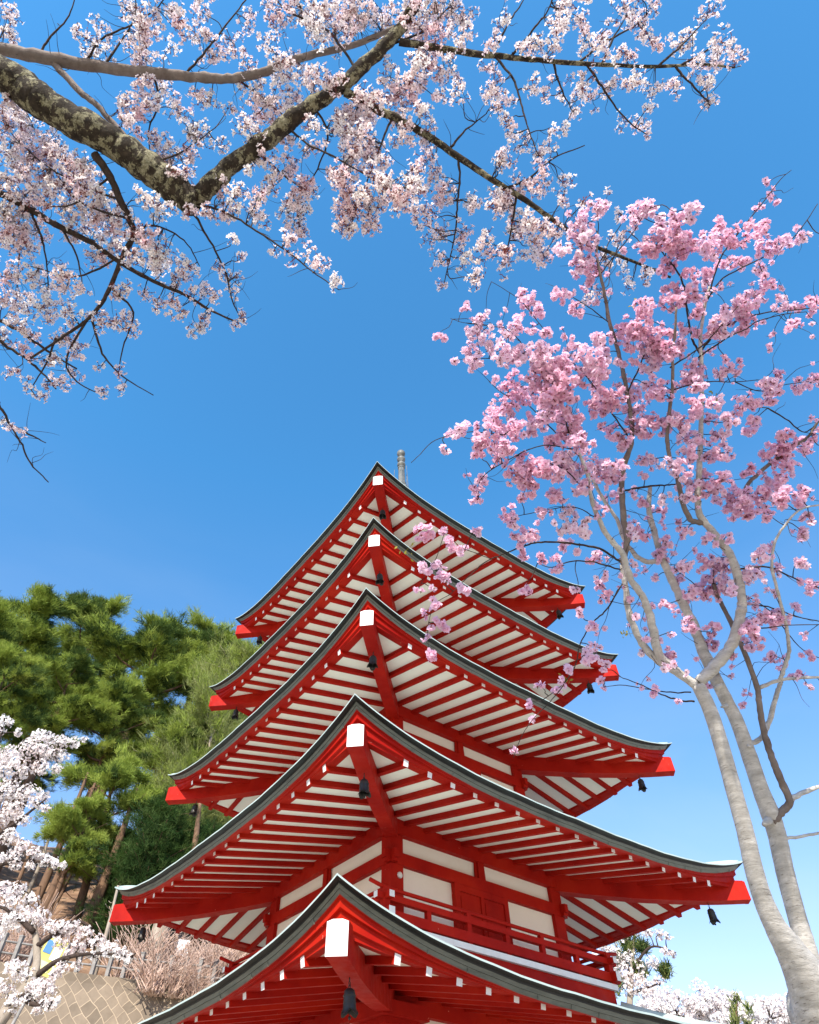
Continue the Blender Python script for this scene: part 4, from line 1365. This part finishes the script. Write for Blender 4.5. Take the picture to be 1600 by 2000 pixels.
# feathery olive trees behind the left eaves
def make_feathery(seed, H, mats, clear=.12, width=.30, n=110, tl=.30, tufts=48, name='feathery_tree', spread=.55, barkm=None):
    rg = np.random.default_rng(seed)
    root = empty(name)
    tk = MB()
    tk.tube([np.array([0, 0, -.3]), np.array([.02 * H, 0, .4 * H]), np.array([0, .02 * H, .95 * H])], [H * .016 + .03, H * .010 + .02, .02], 8)
    C, N = [], []
    for q in range(n):
        t = clear + (1 - clear) * rg.uniform(0, 1) ** .9
        a = np.array([.01 * H, .01 * H, t * H * .9])
        az = rg.uniform(0, 6.28)
        f = (t - clear) / (1 - clear)
        reach = H * width * math.sqrt(max(.02, 1 - f ** 2.2)) * rg.uniform(.35, 1.05)
        e = a + np.array([math.cos(az) * reach, math.sin(az) * reach, reach * rg.uniform(.3, .9)])
        ln = smooth_line([a, (a + e) / 2 + np.array([0, 0, .1 * reach]), e], 3)
        tk.tube(ln, list(np.linspace(.022, .006, len(ln))), 4)
        u = rg.uniform(.35, 1.02, tufts)[:, None]
        g = rg.normal(0, .11, (tufts, 3)) * reach + rg.normal(0, .10, (tufts, 3))
        C.append(a + (e - a) * u + g)
        N.append(np.tile(unit(e - a), (tufts, 1)) + np.array([0, 0, .6]))
    tk.build('trunk', barkm or BARK_GREY, root)
    C, N = np.concatenate(C), np.concatenate(N)
    me = needle_cloud(C, N, rg, 12, tl, .014, 'crown', mats, rg.integers(0, len(mats), len(C)), spread)
    link('crown', me, root)
    root['H'] = H
    return root
G2 = 'feathery olive green trees beside the pagoda'
ft = make_feathery(6, 9, [OLIVE, OLIVE, PINE_A])
place(ft, 492, 33, 1245, 0, 1.0)
tag(ft, 'feathery olive green tree rising behind the pagoda\'s topmost left eaves', 'tree', G2)
for px, D, pyt, rz, sx, lab in ((440, 30, 1330, 1.3, 1.1, 'feathery olive tree behind the left tip of the pagoda\'s middle roof'), (385, 28, 1470, 2.6, .9, 'feathery pale green tree between the pines and the pagoda\'s left eaves')):
    o = copy_tree(ft)
    place(o, px, D, pyt, rz, sx)
    tag(o, lab, 'tree', G2)
G3 = 'dark evergreens at the wood\'s edge'
cd = make_feathery(9, 6, [CEDAR, CEDAR, PINE_B], .04, .34, 120, .20, 50, 'evergreen_tree', .8, BARK_PINE)
place(cd, 330, 25.5, 1540, 0, 1.0)
tag(cd, 'dark glossy evergreen just above the left tip of the pagoda\'s second roof', 'evergreen', G3)
o = copy_tree(cd)
place(o, 425, 27, 1600, 2, 1.0)
tag(o, 'dark evergreen half hidden under the pagoda\'s middle left eaves', 'evergreen', G3)
o = copy_tree(cd)
place(o, 262, 27, 1640, 4, .9)
tag(o, 'small dark evergreen among the leaning trunks on the brown slope', 'evergreen', G3)
for o in list(bpy.data.objects):
    if 'H' in o.keys():
        del o['H']

# bare leaning trunks seen between ground and crowns
def trunk_thing(pts, r0, r1, m, lab, name='tree_trunk', flare=1.0, stubs=0, seed=1, group=None):
    rg = np.random.default_rng(seed)
    b = np.asarray(pts[0])
    root = empty(name, tuple(b))
    mb = MB()
    ln = smooth_line([np.asarray(p) - b for p in pts], 7)
    rr = np.linspace(r0, r1, len(ln))
    rr[:4] *= np.linspace(flare, 1, 4)
    rr = rr * (1 + rg.normal(0, .05, len(rr)))
    mb.tube(ln, list(rr), 11)
    mb.build('trunk', m, root)
    for q in range(stubs):
        br = MB()
        j = rg.integers(3, len(ln) - 1)
        d = unit(rg.normal(size=3) * np.array([1, 1, .4]) + np.array([0, 0, .25])) * rg.uniform(.4, 1.3)
        br.tube(smooth_line([ln[j], ln[j] + d * .5 + [0, 0, -.05], ln[j] + d], 3), list(np.linspace(r1 * .35, .008, 7)), 5)
        br.build('branch', m, root)
    tag(root, lab, 'tree trunk', group)
    return root
def gp(px, py, D):
    p = at(px, py, D)
    return p
def trunk_px(p0, p1, D, r0, r1, m, lab, seed, stubs=5, flare=1.3, ctr=None):
    a = gp(p0[0], p0[1], D)
    a[2] = float(ground_z(a[0], a[1])) - .1
    b_ = gp(p1[0], p1[1], D + .4)
    mid = (a + b_) / 2 + np.array([.06, 0, 0]) if ctr is None else gp(ctr[0], ctr[1], D + .2)
    trunk_thing([a, mid, b_], r0, r1, m, lab, stubs=stubs, seed=seed, flare=flare, group='tree trunks on the brown slope')
trunk_px((68, 1760), (172, 1510), 26.5, .17, .05, BARK_PINE, 'dark leaning trunk, left one of the pair on the brown slope', 1)
trunk_px((85, 1765), (186, 1530), 26.0, .16, .05, BARK_PINE, 'reddish leaning trunk, right one of the pair on the brown slope', 2, 3)
trunk_px((168, 1805), (268, 1540), 26.2, .26, .05, BARK_PINE, 'thick dark trunk leaning on the slope left of the pagoda\'s second roof tip', 3, 6)
trunk_px((100, 1770), (165, 1650), 28, .07, .04, BARK_PINE, 'thin curved bare tree behind the leaning trunks', 4, 12, 1.0)
trunk_px((202, 1838), (231, 1730), 23.4, .09, .035, BARK_GREY, 'pale slender leaning trunk crossing in front of the dark trunk', 5, 2)
trunk_px((284, 1915), (335, 1720), 23.2, .42, .16, BARK_GREY, 'thick pale flared trunk behind the dry shrubs', 6, 3, 1.5)
trunk_px((352, 1860), (392, 1560), 25, .24, .06, BARK_PINE, 'orange brown trunk beneath the pagoda\'s middle left eave tip', 7, 3)
trunk_px((15, 1760), (60, 1660), 29, .09, .05, BARK_PINE, 'thin dark leaning trunk behind the white blossom', 8, 9)
trunk_px((45, 1765), (95, 1640), 31, .09, .05, BARK_GREY, 'thin grey leaning trunk farther up the brown slope', 9, 9)

# fence of grey posts on top of the wall
fe = empty('fence', (0, 0, 0))
FENCEM = mat('grey_fence_post', [(.3, (.16, .15, .14)), (.7, (.30, .28, .26))], 5, .8, .2)
zs = 6.66
for i in range(26):
    az = math.radians(-40 + 1.05 * i)
    p = np.array([CAM[0] + 22.45 * math.sin(az), CAM[1] + 22.45 * math.cos(az)])
    mb = MB()
    mb.box(p[0] - .05, p[0] + .05, p[1] - .05, p[1] + .05, zs - .1, zs + .62)
    mb.box(p[0] - .06, p[0] + .06, p[1] - .06, p[1] + .06, zs + .621, zs + .66)
    mb.build('post', FENCEM, fe)
for z in (.22, .48):
    mb = MB()
    mb.tube([(CAM[0] + 22.45 * math.sin(math.radians(-40 + 1.05 * i)), CAM[1] + 22.45 * math.cos(math.radians(-40 + 1.05 * i)), zs + z) for i in range(26)], .028, 6)
    mb.build('rail', FENCEM, fe)
tag(fe, 'low grey fence of posts and rails along the top of the stone wall', 'fence')

# dry shrubs with pinkish bare stems on the wall top
DRY = mat('pinkish_dry_stems', [(.3, (.40, .25, .19)), (.55, (.56, .40, .32)), (.75, (.66, .52, .43))], 2.5, .8)
def make_dry(seed, n=58):
    rg = np.random.default_rng(seed)
    root = empty('dry_shrub')
    mb = MB()
    for q in range(n):
        a = rg.uniform(0, 6.28)
        b = np.array([rg.normal(0, .14), rg.normal(0, .14), -.05])
        l = rg.uniform(.7, 1.75)
        d = unit(np.array([math.cos(a) * .55, math.sin(a) * .55, 1.0]) + rg.normal(0, .12, 3))
        m = b + d * l * .5 + rg.normal(0, .05, 3)
        e = b + d * l + np.array([math.cos(a), math.sin(a), -.2]) * l * .18 + rg.normal(0, .06, 3)
        ln = smooth_line([b, m, e], 4)
        mb.tube(ln, list(np.linspace(.016, .006, len(ln))), 4)
        for w in range(3):
            j = rg.integers(2, len(ln) - 1)
            f_ = ln[j] + unit(d + rg.normal(0, .55, 3)) * rg.uniform(.2, .55)
            mb.tube([ln[j], f_], [.007, .003], 3)
    mb.build('stem', DRY, root)
    return root
dp = [make_dry(1), make_dry(2)]
DS = [(268, 1935, 22.9), (300, 1940, 23.3), (335, 1945, 22.8), (368, 1945, 23.2), (402, 1945, 22.8), (438, 1940, 23.4), (470, 1930, 22.9), (240, 1925, 23.3), (312, 1930, 24.4), (385, 1925, 24.6), (455, 1915, 24.5), (500, 1930, 23.3),
      (8, 1880, 23.2), (42, 1880, 24.0), (-25, 1870, 23.5), (335, 1965, 22.1), (290, 1965, 21.9), (378, 1965, 22.0)]
NM = ['first', 'second', 'third']
for i, (px, py, D) in enumerate(DS):
    o = dp[i] if i < 2 else copy_tree(dp[i % 2])
    p = at(px, py, D)
    zg = max(float(ground_z(p[0], p[1])), 6.62 if D > 22.4 else 6.3)
    o.location = (p[0], p[1], zg)
    o.rotation_euler = (0, 0, i * 1.7)
    s_ = 1.0 + .25 * math.sin(i * 2.1)
    o.scale = (s_, s_, s_ * (.7 if i >= 15 else 1))
    lab = ('dry shrub with pinkish bare stems hanging over the stone wall' if i >= 15 else
           'dry brown bare shrub behind the white cherry at the left edge' if i in (12, 13, 14) else
           'dry shrub with pinkish bare stems on the wall below the pagoda\'s left eaves')
    tag(o, lab, 'shrub', 'overhanging dry shrubs' if i >= 15 else 'brown shrubs at the left edge' if i in (12, 13, 14) else 'dry shrubs on the stone wall')

# yellow information sign half hidden by blossom, and a white notice
YEL = mat('yellow_sign_paint', [(.3, (.50, .45, .11)), (.7, (.58, .53, .16))], 4, .5)
BLU = mat('blue_sign_panel', [(.3, (.07, .20, .48)), (.7, (.10, .26, .55))], 3, .5)
WHS = mat('white_sign_panel', [(.3, (.72, .74, .76)), (.7, (.80, .81, .82))], 3, .5)
c = at(97, 1868, 16.5)
az, _ = azel(97, 1868)
sg = empty('sign', tuple(c), -az)
mb = MB(); mb.box(-.21, .21, -.012, .012, -.32, .32); mb.build('board', YEL, sg)
mb = MB(); mb.box(-.17, -.02, -.020, -.013, .03, .25); mb.build('blue_panel', BLU, sg)
mb = MB(); mb.box(.01, .18, -.020, -.013, -.05, .18); mb.build('white_panel', WHS, sg)
mb = MB(); mb.box(-.14, .10, -.019, -.013, -.27, -.10); mb.build('lower_panel', mat('pale_yellow_panel', [(.3, (.74, .68, .30)), (.7, (.80, .74, .40))], 3, .5), sg)
mb = MB(); mb.tube([(0, .04, -.5 - (c[2] - float(ground_z(c[0], c[1])))), (0, .04, .4)], .03, 8); mb.build('post', FENCEM, sg)
sg.rotation_euler = (.0, math.radians(12), -az)
tag(sg, 'yellow sign with a blue and a white panel behind white blossom', 'sign')
c = at(357, 1852, 23.6)
az, _ = azel(357, 1852)
nb_ = empty('notice', tuple(c), -az)
mb = MB(); mb.box(-.17, .17, -.012, .012, -.22, .22); mb.build('board', WHS, nb_)
mb = MB(); mb.tube([(0, .03, float(ground_z(c[0], c[1])) - c[2] - .2), (0, .03, .2)], .025, 8); mb.build('post', FENCEM, nb_)
tag(nb_, 'small white notice among the dry shrubs behind the fence', 'notice')

# ------------------------------------------------------------------ white cherries farther off
def far_cherry(name, lab, seed, base, lines, blob_list, D0, fs=.055, dens=1.0, pet=None, group=None, foliage=None, trunkm=None, tr=.12):
    """cherry whose limbs are given as (px, py, D) lines; blossom in clusters along them"""
    rg = np.random.default_rng(seed)
    base = np.asarray(base, float)
    root = empty(name, tuple(base))
    trk, brs = MB(), MB()
    allp = []
    for li, L in enumerate(lines):
        W3 = smooth_line([at(*q) if len(q) == 3 else np.asarray(q[0]) for q in L], 6)
        if li == 0:
            W3 = [base + [0, 0, -.2], base + [.05, 0, (W3[0][2] - base[2]) * .5]] + W3
        allp += W3
        r0 = tr if li == 0 else tr * .42
        (trk if li == 0 else brs).tube([p - base for p in W3], list(np.linspace(r0, max(.012, r0 * .3), len(W3))), 8)
    A = np.array(allp)
    C, N, SPp = [], [], []
    for (bx, by, br, D) in blob_list:
        c = at(bx, by, D)
        j = int(np.argmin(((A - c) ** 2).sum(1)))
        brs.tube(smooth_line([A[j] - base, (A[j] + c) / 2 - base + rg.normal(0, .06, 3), c - base], 3), list(np.linspace(.02, .006, 7)), 4)
        rm = br * np.linalg.norm(c - CAM) / FPX * .8
        n = int(rm * rm * 1150 * dens * (.055 / fs) ** 2) + 8
        u = unit(rg.normal(size=(n, 3))) * (rm * rg.uniform(0, 1, n) ** .45)[:, None] * np.array([1, 1, .8])
        for w in range(3):
            e_ = c + unit(rg.normal(size=3)) * rm * .8
            brs.tube([c - base, (c + e_) / 2 - base + rg.normal(0, .02, 3), e_ - base], [.009, .007, .004], 3)
        C.append(c + u)
        N.append(u / rm + rg.normal(0, .6, (n, 3)) + np.array([0, -.3, .2]))
        SPp.append(c + u * .5)
    trk.build('trunk', trunkm or BARK_GREY, root)
    brs.build('branch', BARK_TWIG, root)
    C, N = np.concatenate(C), np.concatenate(N)
    me = flower_mesh('blossom', C - base, N, fs / 2 * 1.25 * rg.uniform(.7, 1.2, len(C)), rg, pet or PET_F, None, rg.random() < 2, 1)
    link('blossom', me, root)
    if foliage:
        CC, NN = [], []
        for (bx, by, br, D) in foliage:
            c = at(bx, by, D)
            rm = br * np.linalg.norm(c - CAM) / FPX * .8
            n = int(40 + rm * 90)
            u = rg.normal(0, .45, (n, 3)) * rm
            CC.append(c + u)
            NN.append(u + np.array([0, 0, .5]))
        CC, NN = np.concatenate(CC), np.concatenate(NN)
        link('crown', needle_cloud(CC - base, NN, rg, 9, .2, .028, 'crown', [OLIVE, PINE_B], rg.integers(0, 2, len(CC)), .6), root)
    tag(root, lab, 'cherry tree', group)
    return root
b0 = at(-10, 2000, 13.0); b0[2] = float(ground_z(b0[0], b0[1]))
far_cherry('white_cherry', 'white cherry with a pale slanting trunk in front of the stone wall', 41, b0,
           [[(-12, 2010, 13), (25, 1960, 13), (60, 1915, 13.0), (72, 1880, 13.1), (68, 1820, 13.3), (50, 1760, 13.6)],
            [(72, 1905, 13), (110, 1878, 12.8), (150, 1866, 12.6), (200, 1862, 12.5), (255, 1870, 12.4)],
            [(70, 1850, 13.2), (105, 1825, 13.0), (150, 1800, 12.8), (180, 1812, 12.7)], [(40, 1940, 13), (60, 1960, 12.8), (95, 1965, 12.6)],
            [(66, 1820, 13.2), (20, 1780, 13.4), (-30, 1760, 13.6)]],
           [(25, 1760, 24, 13.5), (60, 1760, 18, 13.5), (10, 1800, 26, 13.4), (45, 1795, 26, 13.4), (80, 1790, 20, 13.2), (100, 1812, 16, 13), (120, 1815, 18, 12.9), (145, 1812, 18, 12.8), (165, 1825, 18, 12.7), (190, 1840, 18, 12.6), (215, 1852, 18, 12.5), (240, 1862, 16, 12.4), (255, 1870, 10, 12.4),
            (120, 1840, 16, 12.9), (150, 1850, 16, 12.7), (180, 1868, 14, 12.6), (135, 1860, 10, 12.7), (30, 1895, 22, 13.1), (55, 1905, 16, 13), (10, 1930, 20, 13.2), (30, 1955, 18, 12.9), (65, 1945, 18, 12.8), (90, 1930, 20, 12.7), (105, 1905, 14, 12.7), (95, 1960, 16, 12.6), (113, 1955, 8, 12.6), (120, 1890, 14, 12.7), (150, 1885, 10, 12.6), (75, 1970, 12, 12.7), (5, 1740, 20, 13.7), (35, 1735, 16, 13.6), (-20, 1830, 25, 13.4), (70, 1925, 18, 12.8), (15, 1975, 16, 13)], 13, .050, 1.7, tr=.11)
b1 = at(-30, 1850, 17.0); b1[2] = float(ground_z(b1[0], b1[1]))
far_cherry('white_cherry', 'white cherry in full bloom in front of the pines at the left edge', 42, b1,
           [[(-60, 1800, 17), (-40, 1700, 17), (-10, 1600, 17), (10, 1520, 17)], [(-20, 1640, 17), (40, 1600, 16.8), (90, 1560, 16.6)], [(-10, 1560, 17), (60, 1490, 16.8), (150, 1450, 16.5)], [(-30, 1700, 17), (40, 1680, 16.7), (110, 1690, 16.5)], [(-20, 1500, 17), (0, 1440, 17), (10, 1400, 17)]],
           [(8, 1408, 16, 17), (20, 1412, 10, 17), (0, 1425, 12, 17), (75, 1440, 20, 16.7), (95, 1440, 16, 16.6), (120, 1448, 18, 16.5), (145, 1450, 14, 16.5), (165, 1445, 8, 16.4), (60, 1460, 24, 16.7), (20, 1475, 24, 17), (-5, 1480, 26, 17), (90, 1470, 24, 16.6), (120, 1475, 18, 16.6), (40, 1500, 28, 16.8), (5, 1510, 26, 17), (80, 1500, 20, 16.7), (110, 1500, 14, 16.6), (20, 1545, 26, 16.9), (55, 1550, 24, 16.8), (-10, 1550, 26, 17), (85, 1555, 14, 16.7), (70, 1570, 16, 16.7), (25, 1580, 24, 16.9), (-5, 1600, 24, 17), (45, 1600, 16, 16.8), (90, 1580, 10, 16.6),
            (20, 1635, 20, 16.8), (45, 1650, 16, 16.7), (30, 1670, 18, 16.7), (65, 1668, 16, 16.6), (85, 1680, 14, 16.6), (105, 1685, 14, 16.5), (122, 1690, 8, 16.5), (-5, 1680, 18, 16.9), (30, 1690, 12, 16.7), (60, 1690, 10, 16.6), (-30, 1500, 35, 17), (-35, 1600, 35, 17), (35, 1430, 10, 16.9)], 17, .055, 1.7, tr=.13)
b2 = at(120, 1700, 44); b2[2] = float(ground_z(b2[0], b2[1]))
far_cherry('white_cherry', 'hazy pale cherry far up the slope between the pine trunks', 43, b2, [[(150, 1720, 44), (180, 1660, 44), (195, 1600, 44)], [(185, 1660, 44), (210, 1620, 44)]],
           [(190, 1600, 18, 44), (205, 1620, 20, 44), (180, 1640, 22, 44), (205, 1655, 18, 44), (165, 1660, 20, 44), (150, 1690, 16, 44), (215, 1590, 14, 44)], 44, .11, .8)
# right of the pagoda, low in the frame
b3 = at(1220, 2080, 24); b3[2] = 0
far_cherry('white_cherry', 'white cherry mixed with dark pine sprays beside the pagoda\'s balcony corner', 44, b3,
           [[(1225, 2060, 24), (1230, 1960, 24), (1235, 1880, 24), (1240, 1830, 24)], [(1232, 1900, 24), (1270, 1850, 23.8), (1320, 1860, 23.6)], [(1232, 1940, 24), (1290, 1920, 23.8)], [(1232, 1900, 24), (1200, 1840, 24.2)]],
           [(1185, 1830, 16, 24.2), (1215, 1828, 20, 24), (1240, 1815, 16, 24), (1265, 1820, 12, 23.8), (1290, 1825, 12, 23.7), (1305, 1828, 8, 23.6), (1180, 1850, 14, 24.2), (1200, 1860, 18, 24.1), (1225, 1870, 16, 24), (1250, 1885, 14, 24), (1275, 1880, 14, 23.8), (1300, 1858, 10, 23.6), (1315, 1864, 7, 23.6), (1205, 1890, 18, 24.1), (1225, 1905, 20, 24), (1255, 1915, 16, 23.9), (1285, 1915, 12, 23.8), (1195, 1915, 14, 24.1), (1230, 1930, 18, 24), (1260, 1935, 18, 23.9), (1170, 1870, 14, 24.3)], 24, .07, 1.5,
           foliage=[(1230, 1850, 15, 24.1), (1255, 1852, 11, 24), (1215, 1880, 10, 24.2), (1250, 1895, 12, 24.1), (1205, 1925, 14, 24.2), (1300, 1900, 9, 23.9)])
spec = [(1290, 28, 1945, 40, 'white cherry crown nearest the pagoda in the low row on the right'), (1370, 29, 1950, 42, 'rounded white cherry crown in the middle of the low row'), (1460, 27, 1955, 45, 'white cherry crown left of the grey trunks in the low row'), (1540, 30, 1965, 40, 'white cherry crown partly behind the grey trunk'), (1640, 28, 1968, 45, 'white cherry crown at the right edge low in the frame')]
for i, (px, D, py, w, lab) in enumerate(spec):
    b_ = at(px, 2100, D); b_[2] = 0
    rg = np.random.default_rng(60 + i)
    bl = [(px + rg.normal(0, w * .75), py + 22 + rg.normal(0, 16) + .012 * 0, rg.uniform(11, 19), D + rg.normal(0, .8)) for _ in range(34)]
    far_cherry('white_cherry', lab, 50 + i, b_, [[(px, 2090, D), (px + 3, 2040, D), (px - 4, 1985, D)], [(px, 2040, D), (px + w, 1990, D)], [(px, 2040, D), (px - w, 1992, D)]], bl, D, .075, 1.5, group='row of low white cherries on the right')
# pine shoot standing up in front of the cherry row
c = at(1437, 2010, 20)
sh = empty('pine_shoot_tree', (c[0], c[1], 0))
mb = MB()
top = at(1440, 1945, 20) - np.array([c[0], c[1], 0])
mb.tube([(0, 0, -.2), (0, 0, c[2] * .5), tuple(np.array([0, 0, c[2]])), tuple(top)], [.09, .06, .03, .015], 7)
mb.build('trunk', BARK_PINE, sh)
rg = np.random.default_rng(77)
n = 55
t_ = rg.uniform(0, 1, n)[:, None]
C = np.array([0, 0, c[2]]) * (1 - t_) + top * t_ + rg.normal(0, .05, (n, 3)) + np.where(rg.random((n, 1)) < .3, np.array([[.22, 0, -.15]]), 0)
me = needle_cloud(C, np.tile([0, 0, 1.0], (n, 1)), rg, 5, .17, .026, 'crown', [OLIVE, PINE_B], rg.integers(0, 2, n), .45)
link('crown', me, sh)
tag(sh, 'single upright olive brown pine top sticking up over the pagoda\'s lowest roof', 'pine tree')
